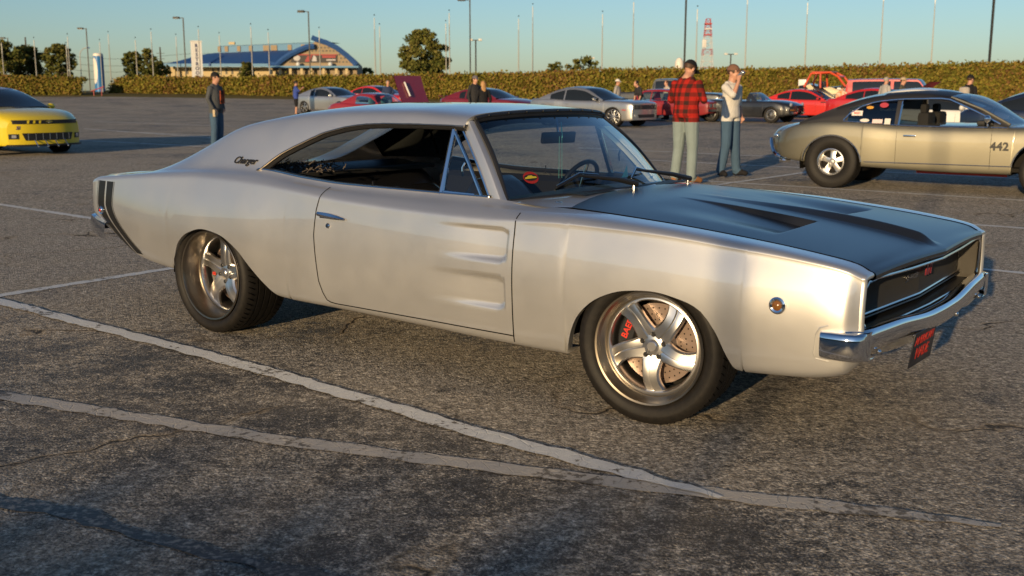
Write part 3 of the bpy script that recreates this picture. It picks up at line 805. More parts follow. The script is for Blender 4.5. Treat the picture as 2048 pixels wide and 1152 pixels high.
# ---- front bumper
pathy = np.concatenate([np.linspace(0, .78, 22), [.82, .855, .885, .905]])
def bumper_x(y): return .985-.045*(abs(y)/.8)**1.6
P_ = []
sec = [(-.07, .040), (-.04, .052), (-.014, .050), (-.003, .040), (.0, .025), (-.003, .0), (-.012, -.025), (-.026, -.042), (-.045, -.048), (-.07, -.040)]
for y in np.concatenate([-pathy[::-1], pathy[1:]]):
    a = abs(y); x = bumper_x(y)
    if a > .80: x -= .055*((a-.80)/.105)**2.2
    thick = 1+.10*sm(a, .35, .8); dip = -.020*(1-sm(a, .15, .55))
    P_.append([(x+dx*(1 if a < .8 else .9), y, .472+dip+dz*thick) for dx, dz in sec])
bump = MB().grid(np.array(P_), False).build('front_bumper', CHROME, HERO, fix=True, sharp=50)
for s_ in (-1, 1):   # wrapped end block
    P_ = []
    for x, y in ((.775, .928), (.80, .936), (.86, .935), (.905, .925), (.930, .905), (.938, .87), (.936, .82)):
        P_.append([(x-.0, s_*(y-.05), .522), (x, s_*(y-.012), .521), (x, s_*(y-.003), .512), (x, s_*y, .495), (x, s_*(y+.001), .455), (x-.0, s_*(y-.004), .428), (x, s_*(y-.014), .416), (x, s_*(y-.05), .414)])
    MB().grid(np.array(P_)).build('bumper_end', CHROME, bump, fix=True, sharp=60)
    # pocket in the fender that the end sits in
    pts = [(.90, s_*.872, .548), (.80, s_*.918, .545), (.768, s_*.928, .532), (.755, s_*.930, .505), (.745, s_*.927, .43), (.752, s_*.922, .408), (.80, s_*.908, .400)]
    pts = [tuple(surf(min(a, .893), c, s_, -.0058)) for a, b_, c in pts[1:]]; MB().tube(pts, .0068, 10).build('bumper_pocket_edge', SILVER, HERO)
    mbx = MB().box((.60, s_*.86, .36), (.14, .06, .06)); 
P_ = []
for y in np.linspace(-.62, .62, 25):
    k = abs(y)/.62; P_.append([(.88-.05*k, y, .452), (.915-.05*k, y, .40), (.905-.06*k, y, .352+.05*k**3), (.86-.06*k, y, .322+.06*k**3), (.76, y, .318+.05*k**3)])
MB().grid(np.array(P_)).build('front_valance', SILVER, HERO, fix=True)
P_ = [[(.86-.03*abs(y), y, .45), (.84-.03*abs(y), y, .40), (.70, y, .34)] for y in np.linspace(-.86, .86, 13)]
MB().grid(np.array(P_)).build('lower_air_dam', BLACKTRIM, HERO, fix=True)
for s_ in (-1, 1):
    MB().ball((.945, s_*.30, .408), .012).build('bumper_bolt', CHROME, HERO); MB().ball((.935, s_*.72, .425), .010).build('bumper_bolt', CHROME, HERO)
# plate
pl = MB().box((0, 0, 0), (.004, .30, .15), bevel=.0015).build('plate', mat('plate_black', (.012, .013, .02), .35), HERO)
pl.location = (.958, -.235, .362); pl.rotation_euler = (0, R(8), 0)
text_obj('lettering', 'AMERICAN', REDPRINT, pl, (.0026, 0, .036), (0, 1, 0), (0, 0, 1), .050, .0004, bold=.001, space=1.0)
text_obj('lettering', 'MADE', REDPRINT, pl, (.0026, 0, -.022), (0, 1, 0), (0, 0, 1), .066, .0004, bold=.0015)
# fender side lamp, handle, lock, script
for s_ in (-1, 1):
    p = surf(.604, .602, s_, .002); n_ = -1 if s_ < 0 else 1
    o = MB().lathe([(.034, 0), (.034, .006*n_), (.027, .010*n_), (.020, .007*n_), (.020, .002*n_)], 28, 'Y', tuple(p)).build('side_lamp', CHROME, HERO, fix=True)
    MB().lathe([(.020, .003*n_), (.012, .010*n_), (0, .0125*n_)], 20, 'Y', tuple(p)).build('lens', mat('amber_lens', (.17, .07, .015), .18, 0, .5), o, fix=True)
    d = NEAR_DOOR if s_ < 0 else door
    p = surf(-1.90, .782, s_, 0)
    q = MB(); Y = lambda x, z, o_: tuple(surf(x, z, s_, o_))
    P_ = [[Y(x, .790, .026), Y(x, .794, .034), Y(x, .786, .040), Y(x, .778, .036)] for x in np.linspace(-1.955, -1.80, 12)]
    for i, r_ in enumerate(P_):
        k = i/11; w_ = .35+.65*math.sin(math.pi*min(1, (k*.8+.2)))
        P_[i] = [(a, b_-s_*.018*(k**2), .786-.012*k+(c-.786)*w_) for a, b_, c in r_]
    P_ = [[(-1.88+(a+1.88)*1.15, b_, .786+(c-.786)*1.7) for a, b_, c in r_] for r_ in P_]
    h = q.grid(np.array(P_)).build('door_handle', CHROME, HERO, fix=True)
    MB().box(Y(-1.925, .772, .014), (.06, .03, .020), bevel=.006).build('handle_button', DARKCHROME, h)
    MB().lathe([(0, -.006*-n_), (.010, -.006*-n_), (.015, 0)], 16, 'Y', Y(-1.915, .722, .001)).build('door_lock', CHROME, HERO, fix=True)
    def sail_pt(X, z):
        c = bsp_basis(NCP, np.linspace(U_SILL, U_CR, 80)) @ hero_cps(X); return Vector((X, s_*float(np.interp(z, c[:, 1], c[:, 0])), z))
    a, b_ = sail_pt(-2.80, 1.022), sail_pt(-2.68, 1.022); u_ = sail_pt(-2.74, 1.05)-sail_pt(-2.74, .99); xd = (b_-a)*(1 if s_ < 0 else -1)
    nm = xd.normalized().cross(u_.normalized()); text_obj('script_emblem', 'Charger', BLACKTRIM, HERO, tuple((a+b_)/2+nm*.003), tuple(xd), tuple(u_), .062, .0025, shear=.45, space=1.0, bold=.0006)
    MB().tube([tuple(a+nm*.004+Vector((0, 0, -.004))), tuple(b_+nm*.004+Vector((0, 0, -.012)))], .0022, 5).build('script_underline', BLACKTRIM, HERO)

# ---- wheel wells and floor pan
for X0, w_ in ((.03, .44), (-2.90, .415)):
    for s_ in (-1, 1):
        b = MB(); n_ = 20; P_ = []
        for i in range(n_+1):
            a = math.pi*i/n_; P_.append([(X0+w_*math.cos(a), s_*y, .33+.33*math.sin(a)) for y in (.50, .89)])
        b.grid(np.array(P_)); b.add([(X0, s_*.5, .33)]+[p[0] for p in P_], [(0, i+1, i+2) for i in range(n_)])
        b.build('wheel_well', UNDER, HERO, fix=True)
b = MB(); b.box((-1.45, 0, .285), (1.55, 1.60, .05)); b.box((-2.0, 0, .40), (4.0, .9, .12)); b.box((-3.62, 0, .52), (.5, 1.3, .12)); b.box((.45, 0, .38), (.7, .9, .10))
b.build('floor_pan', UNDER, HERO)
wheels = []
hero_wheel('front_wheel', .340, .254, .265, .045, HERO, -.005, -.765, R(6), R(52), -1, 2.75)
hero_wheel('front_wheel', .340, .254, .265, .045, HERO, -.005, .765, R(6), R(30), 1, .4)
hero_wheel('rear_wheel', .348, .268, .315, .105, HERO, -2.972, -.735, 0, R(12), -1, 3.05)
hero_wheel('rear_wheel', .348, .268, .315, .105, HERO, -2.972, .735, 0, R(20), 1, .1)
# ---- glasshouse of the silver coupe
PILLAR = SILVER
def wtop(y): return -1.200+.085*(1-(np.abs(y)/.63)**2)+.0
hz = PR[-1]
def header(y):
    a = abs(y); return float(np.interp(a, hz[::-1, 1], hz[::-1, 0])), float(np.interp(a, hz[::-1, 1], hz[::-1, 2]))
W_ = []
for y in np.linspace(-1, 1, 33):
    yb_, yt = .745*y, .585*y; xb = float(ws_base(yb_)); zb_ = .928-.030*abs(y)**2.2; xt, zt = header(yt); zt -= .028; xt += .01; row = []
    for k in range(15):
        q = k/14; x = xb+(xt-xb)*q; z = zb_+(zt-zb_)*q+.022*math.sin(math.pi*q); row.append((x+.012*math.sin(math.pi*q), yb_+(yt-yb_)*q, z))
    W_.append(row)
W_ = np.array(W_)
MB().grid(W_[:, :12], False).build('windshield', CLEARGLASS, HERO, sharp=180)
MB().grid(W_[:, 11:], False).build('windshield_shade_band', glass_mat('blue_band_glass', (.16, .30, .44)), HERO, sharp=180)
# rubber gasket round the glass
loop = [tuple(p) for p in W_[0]]+[tuple(p) for p in W_[:, -1]][1:]+[tuple(p) for p in W_[-1][::-1]][1:]+[tuple(p) for p in W_[::-1, 0]][1:]
MB().tube(loop, .012, 8).build('windshield_gasket', BLACKTRIM, HERO)
hd = [(header(y)[0]+.012, y, header(y)[1]-.014) for y in np.linspace(-.59, .59, 21)]
MB().tube(hd, .012, 8).build('header_channel', BLACKTRIM, HERO)
for y in np.linspace(-.52, .52, 9):
    x, z = header(y); MB().ball((x+.027, y, z-.010), .0045, 8, 6).build('header_clip', BLACKTRIM, HERO)
for s_ in (-1, 1):
    e = W_[0 if s_ < 0 else -1]; 
    # A pillar: from cowl corner to header
    b0, t0 = Vector((-.885, s_*.775, .900)), Vector((-1.215, s_*.610, 1.268)); P_ = []
    for k in range(9):
        q = k/8; c = b0.lerp(t0, q); c.x += .016*math.sin(math.pi*q); c.y += s_*.010*math.sin(math.pi*q)
        P_.append([tuple(c+Vector(d)) for d in ((.042, -s_*.034, -.010), (.030, -s_*.012, .004), (.012, s_*.004, .006), (-.016, s_*.008, .0), (-.036, s_*.002, -.012), (-.036, -s_*.05, -.02))])
    MB().grid(np.array(P_)).build('windshield_pillar', SILVER, HERO, fix=True)
    MB().tube([tuple(Vector(p[4])+Vector((-.006, 0, 0))) for p in P_], .008, 6).build('pillar_moulding', CHROME, HERO)
    # vent window: chrome frame with a dividing post, glass, latch
    A, Bv, Cv = Vector((-1.238, s_*.790, .912)), Vector((-1.262, s_*.655, 1.226)), Vector((-.985, s_*.775, .908))
    fr = MB().tube([A, Bv], .016, 8).build('vent_window_post', CHROME, HERO)
    MB().tube([Bv, Bv.lerp(Cv, .5)+Vector((.006, s_*.004, .006)), Cv], .010, 8).build('vent_window_frame', CHROME, HERO)
    MB().tube([A+Vector((.02, 0, .018)), Cv+Vector((-.05, 0, .016))], .008, 8).build('vent_window_sill', CHROME, HERO)
    MB().add([A, Cv, Bv], [(0, 1, 2)]).build('vent_window', CLEARGLASS, HERO, smooth=False)
    l0 = Bv.lerp(Cv, .52); MB().tube([l0+Vector((-.02, s_*.004, .012)), l0+Vector((-.032, s_*.01, -.012)), l0+Vector((-.03, s_*.012, -.055))], .006, 6).build('vent_latch', CHROME, HERO)
    # window opening trim: black channel and bright outer bead along roof edge, sill bead
    op = [(x, s_*(float(PR[i, 0, 1])+.001), float(PR[i, 0, 2])) for i, x in enumerate(Xr)]
    MB().tube([(x+.004, y-s_*.020, z-.010) for x, y, z in op], .017, 8).build('window_channel', BLACKTRIM, HERO)
    MB().tube([(x, y+s_*.004, z-.002) for x, y, z in op], .0055, 6).build('drip_moulding', mat('warm_moulding', (.36, .31, .25), .30, 1.0), HERO)
    sl = [(x, s_*(PA[i, -1, 1]-.004), PA[i, -1, 2]+.002) for i, x in enumerate(Xa) if x < -.93]
    MB().tube(sl, .0065, 6).build('sill_moulding', TRIMCHROME, HERO)
    MB().tube([(x, y-s_*.024, z-.004) for x, y, z in sl], .013, 6).build('sill_channel', BLACKTRIM, HERO)
    q = surf(-1.72, .900, s_, -.05); MB().tube([(-1.72, s_*.775, .905), (-1.72, s_*.775, .955)], .004, 6).build('lock_knob', BLACKTRIM, HERO)
# ---- interior
VINYL = mat('black_vinyl', (.010, .010, .011), .32, 0); t = NT(VINYL); n_ = t.noise(t.coords(), 14, 5, .6); t.link(t.bump(n_, .25, .01), t.b.inputs['Normal'])
CLOTH = mat('headliner_black', (.010, .010, .010), .9)
HL = PR[:, :, :].copy(); b = MB(); k5 = slice(6, None, 4)
HL[:, :, 2] -= .022; HL[:, :, 1] *= .985
b.grid(HL[::2, 3::3]*neg, True); b.grid(HL[::2, 3::3], False)
b.build('headliner', CLOTH, HERO)
for s_ in (-1, 1):   # inner side trim of the sails and the inside of doors
    L_ = PB[::3, len(um)-4:len(um)+26:3].copy(); L_[:, :, 1] -= .03; m_ = L_[:, 0, 0] > -3.2
    MB().grid(L_[m_]*np.array([1, s_, 1]), s_ < 0).build('sail_trim', CLOTH, HERO)
    D_ = [[(x, s_*(.745), z) for z in (.30, .60, .86)]+[(x, s_*.775, .895)] for x in np.linspace(-2.58, -.80, 12)]
    MB().grid(np.array(D_), s_ < 0).build('door_card', VINYL, HERO)
def seat(x, y, w, hb, name, rake=.20, bench=False):
    e = empty(name, (0, 0, 0)); e.parent = HERO
    P_ = []; Q_ = []
    for i in range(19):
        v = -1+2*i/18; ed = 1-abs(v)**6*.22; yy = y+v*w/2
        pl_ = .012*abs(math.sin(v*w*9))
        P_.append([(x+.42, yy, .38), (x+.50, yy, .46*ed+.03), (x+.44, yy, .55*ed+.03-pl_), (x+.2, yy, .54*ed+.02-pl_), (x, yy, .50)])
        h_ = hb*(ed if not bench else 1-abs(v)**8*.08)
        Q_.append([(x+.04, yy, .50), (x+.05-.0*rake, yy, .62), (x+.02-rake*.45, yy, (.62+h_)/2-pl_*.2), (x-.015-rake*.85, yy, h_-.04), (x-.05-rake, yy, h_-.003), (x-.10-rake, yy, h_-.012), (x-.14-rake, yy, h_-.06), (x-.12-rake*.6, yy, .62), (x-.08, yy, .45)])
    MB().grid(np.array(P_)).build('seat_cushion', VINYL, e, fix=True, sharp=60); MB().grid(np.array(Q_)).build('seat_back', VINYL, e, fix=True, sharp=60)
    return e
seat(-2.40, 0, 1.34, .985, 'rear_seat', .24, True)
seat(-1.52, -.37, .52, .915, 'bucket_seat', .22); seat(-1.52, .37, .52, .915, 'bucket_seat', .22)
MB().box((-2.80, 0, .93), (.52, 1.30, .03), bevel=.01).build('parcel_shelf', CLOTH, HERO)
b = MB()
for k in range(260):
    a = rng.normal(0, .10), rng.normal(-.42, .09), abs(rng.normal(0, .022)); b.tube([(-2.68+a[0], a[1], .945+a[2]), (-2.68+a[0]+rng.normal(0, .02), a[1]+rng.normal(0, .02), .955+a[2]+rng.random()*.02)], .003, 4)
b.build('fluffy_throw', mat('grey_fluff', (.10, .085, .075), .95), HERO)['kind'] = 'stuff'
DASH = mat('dash_black', (.014, .014, .015), .6)
P_ = []
for y in np.linspace(-.72, .72, 25):
    P_.append([(-1.06-.0*abs(y), y, .70), (-1.08, y, .80), (-1.055, y, .885-.01*abs(y)), (-1.0, y, .905-.012*abs(y)), (-.86, y, .905-.012*abs(y)), (-.68-.22*abs(y/.72)**2, y, .905)])
MB().grid(np.array(P_)).build('dashboard', DASH, HERO, fix=True)
sw = empty('steering_wheel'); sw.parent = HERO; sw.location = (-1.22, .37, .86); sw.rotation_euler = (0, R(-62), 0)
MB().tube([(.185*math.cos(a), .185*math.sin(a), 0) for a in np.linspace(0, 2*math.pi, 33)], .013, 8, cap=False).build('wheel_rim', VINYL, sw)
b = MB()
for a in (0, 2.1, 4.2): b.tube([(0, 0, -.03), (.18*math.cos(a), .18*math.sin(a), 0)], .010, 6)
b.build('wheel_spokes', TRIMCHROME, sw)
MB().tube([(0, 0, -.03), (0, 0, -.3)], .025, 8).build('steering_column', DASH, sw)
# mirror with cord
P_ = []
mr = MB().box((0, 0, 0), (.022, .235, .062), bevel=.010).build('rear_view_mirror', BLACKTRIM, HERO); mr.location = (-1.085, 0, 1.172); mr.rotation_euler = (0, R(10), R(-14))
MB().tube([(-1.085, 0, 1.19), (-1.10, 0, 1.275)], .007, 6).build('mirror_stem', TRIMCHROME, HERO)
cd = mat('teal_cord', (.10, .35, .36), .7)
MB().tube([(-1.075, .012, 1.255), (-1.068, .012, 1.17)], .004, 5).build('hanging_ribbon', cd, HERO)
for dy in (-.012, .012): MB().tube([(-1.070, dy, 1.18), (-1.07, dy*1.2, .955)], .0012, 4).build('hanging_cord', cd, HERO)
MB().add([(-1.02, .55, .925), (-1.02, .62, .925), (-1.0, .575, 1.0)], [(0, 1, 2)]).build('permit_card', mat('teal_card', (.05, .33, .42), .5), HERO, smooth=False)
# windscreen sticker
i = 4; sp = Vector(W_[2, 3]); sx_ = (Vector(W_[4, 3])-Vector(W_[1, 3])).normalized(); sy_ = (Vector(W_[2, 5])-Vector(W_[2, 2])).normalized(); sn = sx_.cross(sy_).normalized()
if sn.x < 0: sn = -sn
ctr = Vector(W_[3, 3])+sn*.002
def disc(rx, ry, off, m_, par, name):
    MB().add([tuple(ctr+sn*off+sx_*rx*math.cos(a)+sy_*ry*math.sin(a)) for a in np.linspace(0, 2*math.pi, 24)[:-1]], [tuple(range(23))]).build(name, m_, par, smooth=False)
disc(.040, .036, 0, mat('sticker_red', (.20, .012, .010), .5), HERO, 'window_sticker'); disc(.036, .020, .0006, mat('sticker_black', (.01, .01, .01), .5), HERO, 'sticker_field')
MB().add([tuple(ctr+sn*.0012+sx_*a*.75+sy_*b_*.75) for a, b_ in ((-.042, -.008), (.042, -.008), (.040, .004), (.02, .007), (.010, .016), (-.016, .016), (-.026, .006), (-.042, .003))], [tuple(range(8))]).build('sticker_car', mat('sticker_yellow', (.32, .27, .02), .5), HERO, smooth=False)
# wipers
def wiper(pv, tip_a, tip_b, joint):
    w = empty('wiper'); w.parent = HERO
    MB().tube([pv, Vector(pv)+Vector((0, 0, .030))], .008, 8).build('wiper_pivot', DARKCHROME, w)
    p0 = Vector(pv)+Vector((0, 0, .030)); MB().tube([p0+(p0-Vector(joint)).normalized()*.02, p0.lerp(Vector(joint), .3)+Vector((0, 0, .008)), Vector(joint)], [.015, .012, .006], 8).build('wiper_arm', BLACKTRIM, w)
    MB().tube([Vector(tip_a), Vector(joint), Vector(tip_b)], .0055, 6).build('wiper_blade', BLACKTRIM, w)
    MB().tube([Vector(tip_a)+Vector((0, 0, .009)), Vector(joint)+Vector((0, 0, .012)), Vector(tip_b)+Vector((0, 0, .009))], [.003, .005, .003], 5).build('wiper_spring', TRIMCHROME, w)
def on_glass(i, k, up=.012):
    p = Vector(W_[i, k]); return p+Vector((.6, 0, .8))*up
wiper((-.575, -.055, .925), on_glass(5, 1), on_glass(11, 2), on_glass(8, 2, .03))
wiper((-.575, .52, .915), on_glass(16, 1), on_glass(21, 2), on_glass(18, 2, .03))
MB().lathe([(0, .010), (.018, .008), (.022, 0)], 14, 'Z', (-.62, -.66, .899)).build('washer_nozzle', TRIMCHROME, HERO)
# ================================================================== PLANTING, MASTS AND BUILDINGS
def leaf_mat(name, cols, trans=.25):
    m = mat(name, cols[0], .75, spec=.15); t = NT(m)
    oi = t.new('ShaderNodeNewGeometry'); c = t.coords()
    n1 = t.noise(c, .35, 4, .6); n2 = oi.outputs['Random Per Island']
    v = t.math('ADD', t.math('MULTIPLY', n1, .9), t.math('MULTIPLY', n2, .45))
    k = len(cols); t.link(t.ramp(v, [(.32+.6*i/(k-1), c_) for i, c_ in enumerate(cols)]), t.b.inputs['Base Color'])
    return m
HEDGE = leaf_mat('hedge_leaves', [(.075, .085, .014), (.13, .125, .018), (.18, .150, .022), (.20, .135, .030), (.15, .075, .030)])
HEDGECORE = mat('hedge_twigs', (.085, .075, .016), .95, spec=.05)
def quads(C, size, rng_, up=0.0):
    """random leaf-clump faces at points C"""
    n = len(C); a = rng_.normal(size=(n, 3)); a /= np.linalg.norm(a, axis=1)[:, None]
    b = np.cross(a, rng_.normal(size=(n, 3))); b /= np.linalg.norm(b, axis=1)[:, None]
    s = size*(.6+.8*rng_.random((n, 1))); a = a*s; b = b*s*.7
    V = np.stack([C-a, C-b*.9, C+a, C+b], 1).reshape(-1, 3); return V, np.arange(4*n).reshape(-1, 4)
def fast_mesh(name, V, F, m, parent=None, smooth=False):
    me = bpy.data.meshes.new(name); n = len(F); k = F.shape[1]
    me.vertices.add(len(V)); me.vertices.foreach_set('co', V.astype(np.float32).ravel())
    me.loops.add(n*k); me.loops.foreach_set('vertex_index', F.astype(np.int32).ravel())
    me.polygons.add(n); me.polygons.foreach_set('loop_start', np.arange(0, n*k, k, dtype=np.int32)); 
    if smooth: me.polygons.foreach_set('use_smooth', np.ones(n, bool))
    me.update(calc_edges=True); me.materials.append(m)
    return link(bpy.data.objects.new(name, me), parent)
def hedge(name, path, hgt, depth, label, n_leaf, leaf=.16, base=None, seed=1, wob=.25, slope=.0):
    """path: ground polyline at the foot of the near face; hgt(s) height; leans back by slope"""
    r_ = np.random.default_rng(seed); pts = np.array(path, float); seg = np.linalg.norm(np.diff(pts, axis=0), axis=1); cum = np.concatenate([[0], np.cumsum(seg)]); L = cum[-1]
    def at(s):
        x = np.interp(s, cum, pts[:, 0]); y = np.interp(s, cum, pts[:, 1]); e = .5
        dx = np.interp(np.minimum(s+e, L), cum, pts[:, 0])-np.interp(np.maximum(s-e, 0), cum, pts[:, 0]); dy = np.interp(np.minimum(s+e, L), cum, pts[:, 1])-np.interp(np.maximum(s-e, 0), cum, pts[:, 1])
        l = np.hypot(dx, dy); return x, y, -dy/l, dx/l
    ph = r_.random(12)*6.28; fq = .15*1.75**np.arange(12)
    bumpf = lambda s, z: sum(np.sin(s*fq[i]+z*fq[i]*.8+ph[i])/(1+.45*i) for i in range(9))*wob*.5
    def surfp(s, v):
        """v 0..1 up the face, 1..2 across the top"""
        H = hgt(s)+.35*bumpf(s, 3.0); up = np.clip(v, 0, 1); bk = np.clip(v-1, 0, 1)
        z = H*(up-.10*np.clip(up-.85, 0, 1)**2)+.10*bk*0; d = slope*up*H+.5*np.clip(up-.8, 0, .2)**2*6+bk*depth+bumpf(s, v*H)*.7
        x, y, nx, ny = at(s); return np.stack([x+nx*d, y+ny*d, z], -1)
    e = empty(name, (pts[0][0], pts[0][1], 0)); tag(e, label, 'hedge')
    S, Vv = np.meshgrid(np.linspace(0, L, int(L/.5)+2), np.linspace(-.1, 2, 15), indexing='ij')
    G_ = surfp(S, Vv); gb = base if base is not None else (lambda x, y: 0)
    zb_ = np.vectorize(gb)(G_[..., 0], G_[..., 1]); G_[..., 2] += zb_
    a, b_ = S.shape; I = np.arange(a*b_).reshape(a, b_); F = np.stack([I[:-1, :-1], I[1:, :-1], I[1:, 1:], I[:-1, 1:]], -1).reshape(-1, 4)
    o = fast_mesh('hedge_body', G_.reshape(-1, 3), F, HEDGECORE, e, True); 
    s_ = r_.random(n_leaf)*L; v_ = r_.random(n_leaf)**.9*1.25; C = surfp(s_, v_); C[:, 2] += np.vectorize(gb)(C[:, 0], C[:, 1])
    C += r_.normal(size=C.shape)*np.array([.13, .13, .10]); x, y, nx, ny = at(s_); C[:, 0] -= nx*.08; C[:, 1] -= ny*.08
    V, F = quads(C, leaf, r_); l_ = fast_mesh('foliage', V, F, HEDGE, e); l_['kind'] = 'stuff'
    o.location = l_.location = (-pts[0][0], -pts[0][1], 0)
    return e
hb = lambda x, y: gz(min(y, 95))+.1
hedge('clipped_hedge', [(-33.2, 90.5), (-29.0, 87), (-24.0, 85.0), (-14, 80.5), (2, 75), (12, 70), (22, 65), (34, 58), (50, 52), (75, 47)], lambda s: np.interp(s, [0, 14, 30, 55, 70, 200], [1.15, 1.25, 1.60, 2.20, 2.65, 3.0]), 3.0, 'long olive and rust tinged hedge behind the parked cars', 90000, .095, hb, 3, .24, .55)
hedge('clipped_hedge', [(-75, 85), (-48, 85.5), (-33.3, 85.0)], lambda s: np.interp(s, [0, 40], [1.3, 1.3]), 3.0, 'shorter hedge left of the gap, behind the yellow coupe', 34000, .095, hb, 5, .24, .55)
# added hedge, out of view behind the camera, sized to cast the foreground shade
bk = Vector((.7-.4226*24, 3.0-.9063*24)); bd = Vector((math.cos(R(-30)), math.sin(R(-30)))); bn = Vector((-bd.y, bd.x))
hedge('clipped_hedge', [tuple(bk+bd*75), tuple(bk+bd*20), tuple(bk-bd*20), tuple(bk-bd*75)], lambda s: np.full_like(np.asarray(s, float), 3.98), 2.0, 'tall unseen hedge added behind the camera to shade the foreground', 30000, .24, lambda x, y: 0, 8, .22, .15)

# trees: tapered trunk, limbs and leaf clumps
BARK = mat('bark', (.055, .042, .03), .9)
TREELEAF = leaf_mat('tree_leaves', [(.040, .052, .012), (.075, .085, .018), (.115, .115, .026), (.15, .125, .035)])
def tree(name, x, y, h, w, label, seed, n=5000, leaf=.22, z0=None, group=None, crown_lo=.25):
    r_ = np.random.default_rng(seed); z0 = gz(y) if z0 is None else z0; e = empty(name, (x, y, z0)); tag(e, label, 'tree', group)
    tb = MB(); tb.tube([(0, 0, -.2), (.02*h, 0, h*.2), (-.01*h, .02*h, h*.45), (.02*h, 0, h*.8)], [h*.028, h*.022, h*.015, h*.004], 8)
    cl = []
    for i in range(11):
        a = 2*math.pi*i/11+r_.normal()*.3; zz = h*(crown_lo+.05+.6*r_.random()); k = 1-((zz/h-.55)/.55)**2; rr = w*.5*max(.35, k)*(.6+.35*r_.random())
        tip = Vector((math.cos(a)*rr, math.sin(a)*rr, min(h*.93, zz+.12*h))); tb.tube([(0, 0, zz*.65), tuple(tip*.5+Vector((0, 0, zz*.30))), tuple(tip)], [h*.011, h*.007, h*.002], 5); cl.append(tip)
    tb.build('trunk', BARK, e)
    C = []
    for i in range(80):
        a = r_.random()*6.283; v = r_.random(); zc_ = h*(crown_lo+(.97-crown_lo)*v); prof = math.sqrt(max(.03, 1-((v-.48)/.56)**2)); rr = w*.5*prof*math.sqrt(r_.random())*.98
        cl.append(Vector((math.cos(a)*rr, math.sin(a)*rr, zc_)))
    per = n//len(cl)
    for c in cl:
        s_ = w*(.06+.06*r_.random()); q = r_.normal(size=(per, 3)); q /= np.linalg.norm(q, axis=1)[:, None]; q *= (r_.random((per, 1))**.45)*s_*np.array([1.25, 1.25, .85]); C.append(q+np.array(c))
    C = np.concatenate(C); V, F = quads(C, leaf, r_); o = fast_mesh('crown', V, F, TREELEAF, e); return e
# ================================================================== OTHER CARS
DARKGLASS = mat('dark_glass', (.012, .015, .018), .04, 0, .0, spec=.6)
LAMPGLASS = mat('lamp_glass', (.55, .56, .58), .12, .6)
AMBER = mat('amber_lens', (.55, .22, .03), .18)
def wheel_simple(name, parent, x, y, Ro, Rr, w, style, out, rimm=None, steer=0.0):
    """tyre, rim, spokes; out = -1 faces -Y"""
    e = empty(name); e.parent = parent; e.location = (x, y, Ro-.003); e.rotation_euler = (0, 0, steer+(0 if out < 0 else math.pi))
    tyre_mesh('tyre', Ro, Rr, w, e, grooves=2, n=40)
    h = w/2; rm = rimm or GREYALLOY
    r = MB().lathe([(Rr-.002, -h*.78), (Rr+.006, -h*.90), (Rr-.006, -h*.93), (Rr-.016, -h*.84), (Rr-.026, -h*.45), (Rr-.03, -h*.2)], 40, 'Y').build('rim', rm, e)
    MB().lathe([(0, .0), (Rr-.02, .0)], 32, 'Y').build('wheel_back', UNDER, e)
    yf = -h*.62 if style != 'deep' else -h*.25
    n_ = {'five': 5, 'ten': 10, 'disc': 0, 'deep': 5, 'wire': 18}[style]
    for k in range(n_):
        a = 2*math.pi*(k+.25)/n_; w0, w1 = (.035, .045) if n_ == 5 else ((.018, .022) if n_ == 10 else (.006, .006))
        c, s_ = math.cos(a), math.sin(a); P_ = []
        for rr, ww, dy in ((.03, w0, -.012), (Rr*.55, (w0+w1)/2*.85, -.006), (Rr-.018, w1, .01)):
            P_.append([(c*rr-s_*ww*q, yf+dy+abs(q)*.008, s_*rr+c*ww*q) for q in (-1, -.6, .6, 1)])
        MB().grid(np.array(P_)).build('spoke', rm, r, fix=True)
    if style == 'disc': MB().lathe([(0, yf-.03), (.05, yf-.028), (.07, yf-.01), (Rr*.6, yf-.005), (Rr*.72, yf-.016), (Rr-.016, yf+.01)], 36, 'Y').build('hub_cap', rm, r)
    else: MB().lathe([(0, yf-.03), (.03, yf-.028), (.045, yf-.01), (.05, yf+.03)], 20, 'Y').build('hub_cap', rm, r)
    return e
